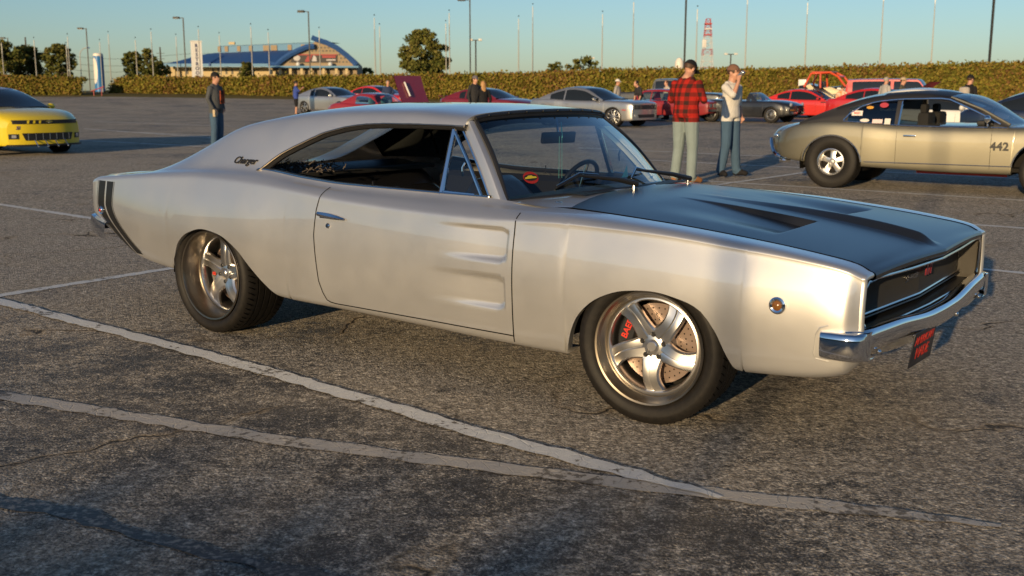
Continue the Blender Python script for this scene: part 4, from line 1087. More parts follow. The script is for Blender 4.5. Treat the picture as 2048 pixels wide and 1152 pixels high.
def car(name, label, loc, rz, s, color, scale=1.0, group=None):
    """s: shape table. X forward from the middle of the wheelbase"""
    root = empty(name, loc, rz, scale); tag(root, label, 'car' if 'cat' not in s else s['cat'], group)
    pm = color; k = s['k']; K = [q[0] for q in k]
    f = {n_: (lambda x, i=i: float(pchip(K, [q[i] for q in k], x))) for i, n_ in enumerate(('x', 'zb', 'zsh', 'yw', 'zc')) if i}
    x0, x1 = K[0], K[-1]; hw = s['wb']/2; Ro = s['Ro']; ar = Ro+s.get('arch', .05); az = Ro
    def arch(X):
        z = np.full_like(X, -9.0)
        for xc in (-hw, hw):
            d = np.abs(X-xc)
            z = np.where(d < ar, np.maximum(z, az-.02+np.sqrt(np.maximum(ar*ar-d*d, 0))*s.get('archk', .94)), z)
        return z
    def cps(x):
        zb, zs, yw, zc = f['zb'](x), f['zsh'](x), f['yw'](x), f['zc'](x); m_ = s.get('zm', .58); cr = s.get('crown', .03)
        return np.array([(yw-.16, zb+.03), (yw-.05, zb), (yw-.018, zb+.02), (yw-.006, zb+.10), (yw+.004, m_), (yw-.004, zs-.14), (yw-.028, zs-.03), (yw-.07, zs+.006), (yw-.16, zs+(zc-zs)*.45), (yw*.45, zc-.005), (0, zc)])
    dense = [(xc+sg*ar-.02, xc+sg*ar+.02, .01) for xc in (-hw, hw) for sg in (-1, 1)]+[(x1-.16, x1, .02), (x0, x0+.16, .02)]
    X = stations(x0, x1, .07, dense); P = shell_rows(X, cps, 0, 1, arch, 44)
    bow, bowr = s.get('bow', .12), s.get('bowr', .08)
    def warp(P):
        P = P.copy(); W_e = f['yw'](x1); a = np.minimum(np.abs(P[..., 1])/W_e, 1.05)
        P[..., 0] -= bow*a**3*sm(P[..., 0], x1-.9, x1); P[..., 0] += bowr*np.minimum(np.abs(P[..., 1])/f['yw'](x0), 1.05)**3*(1-sm(P[..., 0], x0, x0+.9)); return P
    b = MB()
    for sg in (1, -1):
        T = np.array([1, sg, 1]); b.grid(warp(P)*T, sg > 0)
        e = warp(P[:, 0])*T; e2 = e.copy(); e2[:, 1] -= sg*.06; e2[:, 2] += .01; b.grid(np.stack([e2, e], 1), sg > 0)
    for end in (0, -1):
        c = P[end]; fr = np.linspace(-1, 1, 15); C = np.array([[(p[0], p[1]*q, p[2]) for q in fr] for p in c]); b.grid(warp(C), end == 0)
    b.build('body', pm, root, weld=True, sharp=45)
    # dark underside and wells
    u = MB(); u.box((0, 0, f['zb'](0)+.06), (s['wb']+.9, f['yw'](0)*1.7, .05)); u.build('floor_pan', UNDER, root)
    for xc in (-hw, hw):
        for sg in (-1, 1):
            Q = [[(xc+(ar+.03)*math.cos(t_), sg*y, az+(ar+.03)*math.sin(t_)) for y in (.45, f['yw'](xc)-.03)] for t_ in np.linspace(-.2, math.pi+.2, 16)]
            w_ = MB().grid(np.array(Q)); w_.add([(xc, sg*.45, az)]+[q[0] for q in Q], [(0, i+1, i+2) for i in range(15)]); w_.build('wheel_well', UNDER, root)
            st = s.get('styles', (s.get('style', 'five'),)*2)[0 if xc < 0 else 1]; RR = s.get('RR', (Ro, Ro))[0 if xc < 0 else 1]; TW = s.get('TW', (.235, .235))[0 if xc < 0 else 1]
            wheel_simple('wheel', root, xc, sg*(f['yw'](xc)-TW/2-s.get('inset', .02)), RR, s['Rr'], TW, st, sg, s.get('rimm'))
    # seams: door edges on both sides
    def sp(x, z, sg, off=.0):
        c = bsp_basis(11, np.linspace(0, 1, 200)) @ cps(x); i = int(np.argmax(c[:, 1] >= f['zsh'](x)-.005)); i0 = int(np.argmin(c[:i, 1])) if i else 0
        return Vector((x, sg*(float(np.interp(z, c[i0:i+1, 1], c[i0:i+1, 0]))+off), z))
    for xd in s.get('doors', ()):
        for sg in (-1, 1): MB().tube([tuple(sp(xd, z, sg, -.001)) for z in np.linspace(f['zb'](xd)+.08, f['zsh'](xd)-.03, 10)], .0035, 4).build('door_seam', SEAM, root)
    if s.get('doors'):
        xa = s['doors'][0]+.18
        for sg in (-1, 1): MB().box(tuple(sp(xa, f['zsh'](xa)-.13, sg, .012)), (.17, .02, .025), bevel=.006).build('door_handle', s.get('handle', pm), root)
    # glasshouse
    g = s['g']; xr0, xr1, xr2, xr3 = g['x']; roofz, tum = g['z'], g.get('tum', .38)
    zt = lambda x: float(pchip([xr0, xr1, (xr1+xr2)/2, xr2, xr3], [f['zc'](xr0)-.01, roofz[0], roofz[1], roofz[2], f['zc'](xr3)-.01], x))
    Xg = stations(xr0, xr3, .05, [(a, a+.012, .012) for a in g['win'][1:-1]]+[(xr1, xr1+.01, .01), (xr2, xr2+.01, .01)])
    rows = []
    for x in Xg:
        zb_ = f['zsh'](x)-.01; yb_ = f['yw'](x)-g.get('inset', .07); z_ = max(zt(x), zb_+.004); H_ = z_-zb_
        yc = yb_-tum*H_; q = min(1, H_/.3); rd = .055*q; r_ = [(yb_+.02, zb_-.04), (yb_, zb_+.012*q)]
        zl = z_-rd-.035*q
        for t_ in (.33, .66, 1): r_.append((yb_+(yc-yb_)*(t_*(zl-zb_)/max(H_, .01))+.012*math.sin(math.pi*t_), zb_+.012*q+(zl-zb_-.012*q)*t_))
        r_ += [(yc+.006, z_-.5*rd), (yc-.05*q, z_-.008), (yc*.6, z_+.018*q), (yc*.3, z_+.026*q), (0, z_+.028*q)]
        rows.append([(x, a, z2) for a, z2 in r_])
    G_ = warp(np.array(rows)); cw = g.get('bow', .14)
    G_[..., 0] += cw*(1-np.clip(np.abs(G_[..., 1])/.62, 0, 1)**2)*sm(G_[..., 0], xr2-.2, xr2+.2); G_[..., 0] -= cw*.6*(1-np.clip(np.abs(G_[..., 1])/.62, 0, 1)**2)*(1-sm(G_[..., 0], xr1-.2, xr1+.2))
    xc = (Xg[:-1]+Xg[1:])/2; n_r = G_.shape[1]-1; win = np.zeros((len(xc), n_r), int)
    wn_ = g['win']; pil = g.get('pillar', .05)
    for i, x in enumerate(xc):
        for j in range(n_r):
            if 1 <= j <= 3 and wn_[0] < x < wn_[-1]:
                seg = [q for q in range(len(wn_)-1) if wn_[q] < x < wn_[q+1]]
                if seg and (x < wn_[seg[0]+1]-(pil if seg[0]+1 < len(wn_)-1 else 0)): win[i, j] = 10+seg[0]
            if j >= 6 and x > xr2+.005: win[i, j] = 1
            if j >= 6 and x < xr1: win[i, j] = 2
    gm = s.get('glass', DARKGLASS); rm_ = g.get('roof', pm); b = MB()
    for sg in (1, -1): b.grid(G_*np.array([1, sg, 1]), sg > 0, win == 0)
    b.build('roof', rm_, root, weld=True, sharp=50)
    for code, nm in ((1, 'windshield'), (2, 'rear_window')):
        b = MB()
        for sg in (1, -1): b.grid(G_*np.array([1, sg, 1]), sg > 0, win == code)
        if b.f: b.build(nm, g.get('wsglass', gm), root, weld=True, sharp=60)
    for q in range(len(wn_)-1):
        if q in g.get('open', ()): continue
        for sg in (1, -1):
            if (win == 10+q).any(): MB().grid(G_*np.array([1, sg, 1]), sg > 0, win == 10+q).build('side_window', g.get('swglass', gm), root, sharp=60)
    root['_'] = 0; del root['_']
    W_e = f['yw'](x1)
    def fp(nm, c4, m_, off=.006, par=None, n=9, depth=.02):
        """panel laid on the nose: corners (y,z) bl, br, tr, tl"""
        P_ = []
        for i in range(n):
            a = i/(n-1); P_.append([])
            for j in range(4):
                v = j/3; y = (c4[0][0]*(1-a)+c4[1][0]*a)*(1-v)+(c4[3][0]*(1-a)+c4[2][0]*a)*v; z = (c4[0][1]*(1-a)+c4[1][1]*a)*(1-v)+(c4[3][1]*(1-a)+c4[2][1]*a)*v
                P_[-1].append((x1-bow*min(abs(y)/W_e, 1.05)**3+off, y, z))
        P_ = np.array(P_); bk_ = P_-np.array([depth+off, 0, 0]); m = MB(); m.grid(P_)
        ring = np.concatenate([P_[:, 0], P_[-1, 1:], P_[::-1, -1][1:], P_[0, ::-1][1:]]); r2 = ring-np.array([depth+off, 0, 0]); m.grid(np.stack([r2, ring], 0))
        return m.build(nm, m_, par or root, fix=True, sharp=40)
    return root, fp, f, sp
def headlights(fp, y, z, w, h, m_=None, round_=False, root=None, x=0):
    for sg in (-1, 1): fp('headlight', [(sg*y-w/2, z-h/2), (sg*y+w/2, z-h/2), (sg*y+w/2, z+h/2), (sg*y-w/2, z+h/2)], m_ or LAMPGLASS, .008, n=4)
def mirrors(root, f, x, m_, z=None, out=.10):
    for sg in (-1, 1):
        zz = z or f['zsh'](x)+.07; MB().ball((x, sg*(f['yw'](x)-.02+out), zz), (.06, .10, .065)).build('door_mirror', m_, root)
        MB().box((x+.01, sg*(f['yw'](x)-.04), zz-.05), (.05, .12, .03), bevel=.008).build('mirror_arm', BLACKTRIM, root)

# ---------------- shapes: (X, bottom, shoulder, half width, centre-top)
MODERN = dict(wb=2.75, Ro=.345, Rr=.255, arch=.045, style='ten', bow=.20, bowr=.12, zm=.60, doors=(-.62, .62), handle=None, TW=(.26, .25),
  k=[(-2.30, .42, .90, .80, .93), (-2.15, .30, .98, .88, 1.00), (-1.7, .22, .99, .945, 1.02), (-1.2, .20, .985, .955, 1.02), (-.6, .20, .95, .935, 1.0), (.3, .20, .93, .93, 1.0), (.9, .20, .92, .94, 1.0), (1.5, .20, .90, .945, .975), (2.0, .20, .84, .92, .91), (2.28, .20, .76, .86, .82), (2.40, .22, .70, .80, .74)],
  g=dict(x=(-1.85, -.75, .05, 1.05), z=(1.37, 1.40, 1.36), tum=.42, win=(-1.35, -.62, .82), inset=.08))
MODERN.pop('handle')
import copy
def shape(base, **kw):
    d = copy.copy(base); d['g'] = dict(base['g'])
    for k_, v in kw.items():
        if k_ == 'g': d['g'].update(v)
        else: d[k_] = v
    return d
HEAD = R(-37)
def put(u, v=None, Y=None):
    """ground point seen at column u (2048 wide) on the gently rising lot"""
    if Y is None:
        Y = 20.0
        for _ in range(40): Y = (1.42-gz(Y))*2165/max(v-181.4, 4)*.5+Y*.5
        zf = Y*math.cos(.1803)
    zf = Y*.98379+(1.42-gz(Y))*.17933
    return ((u-1024)/2165*zf, Y, gz(Y))
def shifted(p, dx, rz):
    """move along a heading"""
    return (p[0]+dx*math.cos(rz), p[1]+dx*math.sin(rz), p[2])
MAROON = paint('maroon_paint', (.17, .012, .018), .25, .35, 1, .03)
RED = paint('red_paint', (.42, .012, .012), .0, .4, 1, .03)
DEEPRED = paint('deep_red_paint', (.22, .012, .014), .0, .4, 1, .03)
BRIGHTRED = paint('bright_red_paint', (.52, .02, .014), .0, .4, 1, .03)
CARSILVER = paint('cool_silver_paint', (.50, .50, .50), .8, .32, .8, .04)
GREYSILVER = paint('grey_silver_paint', (.44, .435, .42), .8, .32, .8, .04)
YELLOW = paint('yellow_paint', (.62, .47, .010), .0, .4, 1, .03)
BLACKPAINT = paint('black_paint', (.012, .013, .016), .0, .35, 1, .03)
NAVY = paint('navy_paint', (.012, .02, .05), .2, .35, 1, .03)
WHITEPAINT = paint('white_paint', (.68, .67, .64), .0, .4, 1, .04)

# ---------------- yellow coupe at the left
p = put(104, 308); loc = shifted(p, -2.5, HEAD)
yc, fp, f, sp = car('yellow_coupe', 'yellow sports coupe facing the lot, half in shade, with tow rods under its nose', loc, HEAD, shape(MODERN, bow=.22), YELLOW, 1.03)
fp('upper_grille', [(-.70, .655), (.70, .655), (.72, .735), (-.72, .735)], BLACKTRIM, .010, n=17)
for y in (-.20, -.32, -.44, .20, .32, .44): fp('grille_bar', [(y-.02, .665), (y+.02, .665), (y+.03, .728), (y-.01, .728)], YELLOW if y < 0 else BLACKTRIM, .014, n=3)
headlights(fp, .60, .695, .22, .07, mat('smoked_lamp', (.05, .05, .055), .08))
fp('lower_grille', [(-.50, .32), (.50, .32), (.56, .47), (-.56, .47)], BLACKTRIM, .010, n=15)
for y in np.linspace(-.45, .45, 7): fp('grille_strut', [(y-.006, .33), (y+.006, .33), (y+.006, .46), (y-.006, .46)], GREYALLOY, .014, n=2)
for sg in (-1, 1): fp('fog_lamp', [(sg*.70-.08, .35), (sg*.70+.08, .35), (sg*.70+.08, .455), (sg*.70-.08, .455)], BLACKTRIM, .010, n=5)
for sg in (-1, 1): fp('fog_lens', [(sg*.70-.035, .375), (sg*.70+.035, .375), (sg*.70+.035, .435), (sg*.70-.035, .435)], LAMPGLASS, .016, n=3)
fp('front_splitter', [(-.80, .205), (.80, .205), (.80, .24), (-.80, .24)], BLACKTRIM, .05, n=17, depth=.12)
fp('badge_cross', [(-.07, .685), (.07, .685), (.07, .712), (-.07, .712)], mat('gold_badge', (.55, .40, .12), .25, 1), .020, n=3); fp('badge_upright', [(-.03, .672), (.03, .672), (.03, .725), (-.03, .725)], TRIMCHROME, .018, n=3)
text_obj('sticker', '51', mat('purple_print', (.06, .04, .16), .5), yc, (2.40-.22*(.62/.8)**3+.012, -.62, .575), (.25, 1, 0), (0, 0, 1), .09, .001, shear=.25, bold=.004)
for y in (-.33, -.11, .11, .33): MB().tube([(2.40, y, .33), (2.52, y, .20)], .010, 6).build('splitter_rod', TRIMCHROME, yc); MB().ball((2.52, y, .20), .018, 8, 6).build('rod_end', TRIMCHROME, yc)
P_ = [[(x, y, f['zc'](x)+.006-.02*abs(y)) for y in (-.22, -.08, .08, .22)] for x in (1.32, 1.45, 1.58)]
MB().grid(np.array(P_)).build('hood_vent', BLACKTRIM, yc)
P_ = [[(x, -.42-.12*i+dy, float(f['zc'](x))-.012-.03*i+.006) for dy in (0, .03)] for i, x in enumerate((1.1, 1.4, 1.75))]
MB().grid(np.array(P_)).build('hood_pinstripe', NAVY, yc)
mirrors(yc, f, .78, YELLOW)
P_ = [[(.165+.10*k, y, 1.37-.035*k-.10*y*y) for y in np.linspace(-.50, .50, 9)] for k in range(2)]
MB().grid(np.array([[(a+.10-.15*(b_/.5)**2, b_, c+.03) for a, b_, c in r_] for r_ in P_])).build('sun_strip', mat('pale_strip', (.45, .46, .62), .3), yc)
# the sun strip lettering
MB().tube([(.352+.004*math.sin(9*y), y, 1.388+.006*math.sin(23*y)) for y in np.linspace(-.42, .12, 24)], .007, 5).build('strip_script', NAVY, yc)

# ---------------- grey muscle coupe beyond the roof
RETRO = shape(MODERN, k=[(-2.42, .42, .93, .84, .96), (-2.30, .30, 1.0, .90, 1.02), (-1.8, .24, 1.01, .955, 1.03), (-1.2, .22, 1.0, .965, 1.03), (-.6, .22, .96, .94, 1.01), (.3, .22, .94, .94, 1.0), (.9, .22, .935, .945, 1.0), (1.6, .22, .925, .955, .99), (2.1, .22, .90, .95, .955), (2.30, .23, .87, .92, .90), (2.36, .25, .83, .90, .86)],
   bow=.10, wb=2.95, Ro=.365, Rr=.275, g=dict(x=(-1.95, -.85, .02, .98), z=(1.40, 1.445, 1.40), win=(-1.35, -.70, .80)), doors=(-.72, .60))
p = put(1238, 252); loc = shifted((p[0]+.3, p[1]+.45, p[2]), -1.475, HEAD)
ch, fp, f, sp = car('muscle_coupe', 'grey silver muscle coupe with black grille and spoked wheels behind the windshield', loc, HEAD, RETRO, GREYSILVER)
fp('grille', [(-.80, .64), (.80, .64), (.80, .80), (-.80, .80)], BLACKTRIM, .008, n=13)
for y in (.42, .66):
    for sg in (-1, 1): fp('headlight', [(sg*y-.07, .66), (sg*y+.07, .66), (sg*y+.07, .78), (sg*y-.07, .78)], mat('smoked_lamp', (.05, .05, .055), .08), .014, n=3)
fp('lower_intake', [(-.55, .34), (.55, .34), (.60, .46), (-.60, .46)], BLACKTRIM, .008, n=9)
for sg in (-1, 1): fp('fog_lamp', [(sg*.74-.05, .38), (sg*.74+.05, .38), (sg*.74+.05, .46), (sg*.74-.05, .46)], LAMPGLASS, .010, n=3)
MB().box((1.25, 0, 1.01), (.35, .45, .035), bevel=.01).build('hood_scoop', BLACKTRIM, ch); mirrors(ch, f, .72, GREYSILVER)
for sg in (-1, 1): MB().box(tuple(sp(1.95, .62, sg, .004)), (.16, .01, .03)).build('side_marker', mat('red_lens', (.45, .02, .015), .2), ch)
# ---------------- maroon coupe with spoiler
p = put(880, 238); loc = shifted(p, 2.3, HEAD)
mc, fp, f, sp = car('maroon_coupe', 'dark red fastback coupe with small rear spoiler behind the couple', (loc[0]+.4, loc[1]+.6, loc[2]), HEAD, shape(MODERN, g=dict(x=(-2.0, -.70, .05, 1.05), win=(-1.0, -.62, .82))), MAROON)
MB().box((-2.22, 0, 1.06), (.16, 1.5, .03), bevel=.01).build('rear_spoiler', MAROON, mc); mirrors(mc, f, .78, MAROON); headlights(fp, .60, .70, .25, .09); fp('grille', [(-.45, .55), (.45, .55), (.45, .72), (-.45, .72)], BLACKTRIM)
for sg in (-1, 1): MB().box((-2.22, sg*.6, 1.035), (.05, .03, .05)).build('spoiler_post', MAROON, mc)
# ---------------- silver coupe with side quarter louvre
p = put(611, 226); loc = shifted(p, 1.4, HEAD)
sc_, fp, f, sp = car('silver_pony_coupe', 'pale silver fastback coupe beside the man in blue shirt', (loc[0]+.5, loc[1]+.6, loc[2]), HEAD, shape(MODERN, style='five', g=dict(x=(-2.0, -.68, .05, 1.0), win=(-.95, -.62, .82))), CARSILVER)
mirrors(sc_, f, .78, WHITEPAINT); headlights(fp, .6, .70, .26, .11); fp('grille', [(-.45, .58), (.45, .58), (.45, .74), (-.45, .74)], BLACKTRIM)
# ---------------- bright red coupe behind
p = put(760, Y=64.0)
rc, fp, f, sp = car('red_fastback', 'bright red coupe parked behind the low red coupe', p, HEAD, shape(MODERN), BRIGHTRED); mirrors(rc, f, .78, BRIGHTRED); headlights(fp, .6, .70, .26, .11); fp('grille', [(-.45, .58), (.45, .58), (.45, .74), (-.45, .74)], BLACKTRIM)
# ---------------- low red classic with tipped hood
LOW = dict(wb=2.50, Ro=.31, Rr=.19, style='disc', bow=.18, bowr=.16, zm=.5, TW=(.19, .19), doors=(-.55, .50), arch=.045,
  k=[(-2.15, .35, .70, .66, .73), (-1.9, .25, .80, .78, .83), (-1.3, .22, .86, .83, .89), (-.5, .20, .82, .81, .87), (.4, .20, .80, .80, .86), (1.2, .20, .80, .82, .86), (1.8, .24, .72, .78, .78), (2.1, .30, .62, .68, .66)],
  g=dict(x=(-1.25, -.55, .12, .68), z=(1.17, 1.21, 1.18), tum=.34, win=(-.52, -.48, .55), inset=.09, wsglass=CLEARGLASS, swglass=CLEARGLASS))
p = put(757, Y=41.0)
lr, fp, f, sp = car('low_red_coupe', 'low dark red classic coupe with its hood tipped open', p, HEAD, LOW, DEEPRED)
for sg in (-1, 1): MB().ball((.02, sg*.33, .92), (.07, .20, .16)).build('seat_back', mat('teal_vinyl', (.05, .16, .20), .5), lr)
T = Matrix.Translation((2.05, 0, .60)) @ Matrix.Rotation(R(-114), 4, 'Y')
P_ = np.array([[tuple(T @ Vector((x, y, .05*math.sin(math.pi*(x)/1.4)))) for y in np.linspace(-.72, .72, 9)] for x in np.linspace(0, 1.35, 8)])
MB().grid(P_).build('hood', DEEPRED, lr); MB().grid(P_+np.array([.012, 0, 0.012])).build('hood_liner', DEEPRED, lr)
MB().tube([tuple(T @ Vector((.55, -.25, -.03))), tuple(T @ Vector((1.1, -.30, -.03)))], .03, 6).build('hood_brace', WHITEPAINT, lr)
MB().box((1.25, 0, .87), (.6, .6, .10), bevel=.02).build('engine', BLACKTRIM, lr)
# ---------------- right-hand rows
p = put(1455, Y=47.0)
CLASSIC = dict(wb=2.80, Ro=.325, Rr=.20, style='disc', bow=.06, bowr=.08, zm=.62, TW=(.2, .2), doors=(-.62, .70), arch=.05, handle=CHROME,
  k=[(-2.45, .42, .78, .82, .82), (-2.3, .33, .86, .88, .89), (-1.5, .28, .90, .92, .94), (-.6, .26, .87, .92, .92), (.8, .26, .87, .92, .93), (1.8, .27, .87, .92, .92), (2.15, .32, .84, .90, .88), (2.25, .36, .80, .88, .84)],
  g=dict(x=(-1.5, -.95, .20, .85), z=(1.33, 1.36, 1.33), tum=.36, win=(-.98, -.55, .35, .72), pillar=.05, wsglass=CLEARGLASS, swglass=CLEARGLASS))
cs, fp, f, sp = car('red_classic_sedan', 'dark red boxy classic with chrome window frames behind the two men', (p[0]-2.3, p[1]+.8, p[2]), HEAD, CLASSIC, DEEPRED); headlights(fp, .68, .68, .17, .16, CHROME); fp('grille', [(-.5, .60), (.5, .60), (.5, .76), (-.5, .76)], TRIMCHROME); fp('front_bumper', [(-.86, .44), (.86, .44), (.86, .54), (-.86, .54)], CHROME, .10, n=11, depth=.14)
ROAD = shape(LOW, g=dict(x=(.18, .22, .30, .62), z=(1.10, 1.12, 1.10), win=(.3, .35, .4), bow=.05), style='wire', bow=.20)
p = put(1548, Y=45.0)
rd, fp, f, sp = car('black_roadster', 'black open roadster with round chrome headlamps', (p[0]-.75, p[1]+1.3, p[2]), HEAD, ROAD, BLACKPAINT, 1.08)
for sg in (-1, 1):
    MB().ball((1.93, sg*.55, .68), (.05, .085, .085)).build('headlight', LAMPGLASS, rd); fp('turn_signal', [(sg*.55-.08, .46), (sg*.55+.08, .46), (sg*.55+.08, .51), (sg*.55-.08, .51)], AMBER, .02, n=3); fp('front_bumper', [(sg*.42-.2, .36), (sg*.42+.2, .36), (sg*.42+.2, .41), (sg*.42-.2, .41)], CHROME, .05, n=5)
fp('grille', [(-.28, .40), (.28, .40), (.28, .55), (-.28, .55)], TRIMCHROME, .012)
p = put(1655, Y=52.0)
r2, fp, f, sp = car('red_muscle_coupe', 'vivid red muscle coupe with roof clips between roadster and vinyl roofed coupe', (p[0]-.6, p[1]+.8, p[2]-.08), HEAD, RETRO, BRIGHTRED); headlights(fp, .6, .72, .3, .12, BLACKTRIM); mirrors(r2, f, .72, BRIGHTRED)
for x in (-.7, -.1):
    for sg in (-1, 1): MB().box((x, sg*.50, 1.44), (.06, .05, .08), bevel=.01).build('roof_clip', BLACKTRIM, r2)
MB().box(tuple(sp(1.05, .84, -1, .002)), (.42, .008, .05)).build('side_badge', BLACKTRIM, r2, smooth=False)
p = put(1725, Y=44.0)
r3, fp, f, sp = car('red_hatch_coupe', 'red coupe with raised hood behind the dark vinyl roof', (p[0]+.9, p[1], p[2]), HEAD, shape(MODERN), RED); mirrors(r3, f, .78, RED); headlights(fp, .6, .70, .26, .11)
T = Matrix.Translation((1.05, 0, 1.0)) @ Matrix.Rotation(R(-38), 4, 'Y'); P_ = np.array([[tuple(T @ Vector((x, y, .03*math.sin(math.pi*x/1.1)))) for y in np.linspace(-.7, .7, 7)] for x in np.linspace(0, 1.05, 6)])
MB().grid(P_).build('hood', RED, r3); MB().grid(P_-np.array([0, 0, .015])).build('hood_liner', BLACKTRIM, r3)
SUV = dict(wb=2.95, Ro=.38, Rr=.21, style='five', bow=.05, bowr=.04, zm=.8, TW=(.26, .26), doors=(-.30, .80), arch=.06, cat='truck',
  k=[(-2.35, .60, 1.18, .93, 1.22), (-2.25, .52, 1.20, .96, 1.24), (-1.0, .48, 1.20, .97, 1.24), (.8, .48, 1.19, .97, 1.24), (1.2, .48, 1.17, .97, 1.22), (2.2, .50, 1.14, .96, 1.18), (2.35, .52, 1.10, .95, 1.14)],
  g=dict(x=(-2.32, -2.22, .55, 1.02), z=(1.80, 1.83, 1.81), tum=.16, win=(-2.0, -.35, .80), pillar=.12, bow=.05))
p = put(1840, Y=45.0)
sv, fp, f, sp = car('red_suv', 'tall boxy red utility wagon parked against the hedge', (p[0]-.3, p[1]+1.2, p[2]-.05), R(-25), SUV, BRIGHTRED); headlights(fp, .72, .95, .22, .18, LAMPGLASS); fp('grille', [(-.55, .85), (.55, .85), (.55, 1.05), (-.55, 1.05)], BLACKTRIM); mirrors(sv, f, .85, CHROME, 1.30, .14)
PICK = shape(SUV, g=dict(x=(-.95, -.80, .35, .85), z=(1.82, 1.85, 1.82), win=(-.75, -.15, .62), pillar=.08), k=[(-2.75, .62, 1.20, .95, 1.10), (-2.65, .56, 1.24, .98, 1.10), (-1.05, .52, 1.24, .98, 1.12), (-.9, .52, 1.24, .98, 1.26), (.8, .52, 1.22, .98, 1.26), (1.2, .52, 1.18, .98, 1.24), (2.3, .54, 1.14, .97, 1.18), (2.5, .56, 1.06, .95, 1.10)], wb=3.4, style='ten')
p = put(1345, Y=53.0)
pk, fp, f, sp = car('black_pickup', 'black pickup truck parked nose out behind the man in plaid', (p[0]+.2, p[1]+.6, p[2]), R(-25), PICK, BLACKPAINT); headlights(fp, .72, .95, .3, .18)
for sg in (-1, 1): MB().box((-2.76, sg*.88, 1.0), (.06, .14, .30), bevel=.01).build('tail_light', mat('red_lens', (.45, .02, .015), .2), pk)
p = put(2060, Y=22.5)
nv, fp, f, sp = car('navy_coupe', 'dark navy coupe partly cut off behind the vinyl roofed coupe', (p[0]+1.0, p[1], p[2]), R(-40), shape(MODERN), NAVY); mirrors(nv, f, .78, NAVY)
p = put(1872, Y=25.5)
wc, fp, f, sp = car('white_coupe', 'white coupe with black wheels glimpsed through the vinyl roofed coupe windows', p, HEAD, shape(MODERN), WHITEPAINT); mirrors(wc, f, .78, WHITEPAINT); headlights(fp, .6, .70, .26, .11); fp('grille', [(-.45, .58), (.45, .58), (.45, .74), (-.45, .74)], BLACKTRIM)

# ---------------- the vinyl roofed coupe
CHAMP = paint('champagne_silver_paint', (.22, .205, .15), .75, .46, .9, .04)
VINYLTOP = mat('vinyl_roof', (.014, .014, .017), .55); t = NT(VINYLTOP); t.link(t.bump(t.noise(t.coords(), 90, 3), .3, .004), t.b.inputs['Normal'])
H2 = R(-33)
OLDS = dict(wb=2.845, Ro=.36, Rr=.19, arch=.075, archk=.98, bow=.05, bowr=.16, zm=.62, crown=.02, inset=-.01, styles=('deep', 'five'), RR=(.385, .335), TW=(.34, .22), rimm=ALLOY, doors=(-.52, .72), handle=CHROME,
  k=[(-2.52, .52, .72, .66, .75), (-2.44, .44, .80, .78, .84), (-2.25, .39, .87, .87, .91), (-1.9, .36, .93, .93, .97), (-1.42, .34, .965, .965, 1.00), (-1.0, .32, .95, .965, .99), (-.5, .30, .915, .945, .955), (.3, .28, .905, .94, .95), (.9, .28, .905, .945, .955), (1.42, .28, .91, .95, .965), (2.0, .32, .89, .94, .94), (2.42, .38, .85, .92, .89), (2.52, .42, .80, .88, .84)],
  g=dict(x=(-2.02, -.78, .12, .92), z=(1.345, 1.375, 1.335), tum=.40, win=(-1.22, -.50, .74), inset=.06, roof=VINYLTOP, open=(1,), wsglass=CLEARGLASS, swglass=glass_mat('dark_quarter_glass', (.10, .12, .13))))
p = put(1659, 373); loc = (p[0]+1.4225*math.cos(H2)-.93*math.sin(H2), p[1]+1.4225*math.sin(H2)+.93*math.cos(H2), p[2])
od, fp, f, sp = car('vinyl_top_coupe', 'champagne silver coupe with black vinyl roof and fat drag tyres beside the two men', loc, H2, OLDS, CHAMP)
for sg in (-1, 1):
    # arch mouldings, belt and window mouldings
    for xc, ar in ((-1.4225, .435), (1.4225, .435)):
        pts = [tuple(sp(xc+(ar)*math.cos(a), .345+ar*.97*math.sin(a), sg, .003)) for a in np.linspace(.12, math.pi-.12, 22)]
        MB().tube(pts, .012, 6).build('arch_moulding', CHROME, od)
    rail = []
    for x in np.concatenate([np.linspace(-1.28, -1.0, 8), np.linspace(-.9, .82, 16)]):
        zt_ = float(np.interp(x, [-1.28, -1.2, -1.05, -.85, -.5, 0, .12, .5, .82], [.985, 1.08, 1.18, 1.25, 1.285, 1.295, 1.285, 1.12, .96])); y_ = .915-.40*(zt_-.93); rail.append((x, sg*(y_+.012), zt_))
    MB().tube(rail, .011, 6).build('window_moulding', CHROME, od)
    MB().tube([(x, sg*(f['yw'](x)-.055), f['zsh'](x)+.006) for x in np.linspace(-1.28, .9, 14)], .009, 6).build('belt_moulding', CHROME, od)
    MB().tube([(-.515, sg*.885, .925), (-.50, sg*.745, 1.285)], .014, 6).build('quarter_post', CHROME, od)
    MB().tube([(.93, sg*.86, .95), (.55, sg*.76, 1.15), (.13, sg*.69, 1.31)], .020, 8).build('windshield_pillar', CHAMP, od)
    MB().ball((.66, sg*.99, 1.03), (.045, .06, .05)).build('door_mirror', CHROME, od); MB().tube([(.66, sg*.93, .93), (.66, sg*.98, 1.0)], .012, 6).build('mirror_arm', CHROME, od)
    MB().tube([tuple(sp(x, .40, sg, .002)) for x in np.linspace(-.95, .98, 16)], .006, 5).build('sill_moulding', TRIMCHROME, od)
    MB().ball(tuple(sp(-2.28, .74, sg, .002)), (.035, .012, .035)).build('side_marker', CHROME, od)
    pth = [(-2.20, sg*.855, .43), (-2.29, sg*.81, .46), (-2.36, sg*.74, .52), (-2.42, sg*.64, .60), (-2.46, sg*.55, .68)]
    MB().tube(pth, [.015, .030, .035, .035, .03], 8).build('rear_bumper', CHROME, od)
MB().tube([(-2.45, -.56, .60), (-2.53, 0, .60), (-2.45, .56, .60)], .045, 8).build('rear_bumper_bar', CHROME, od)
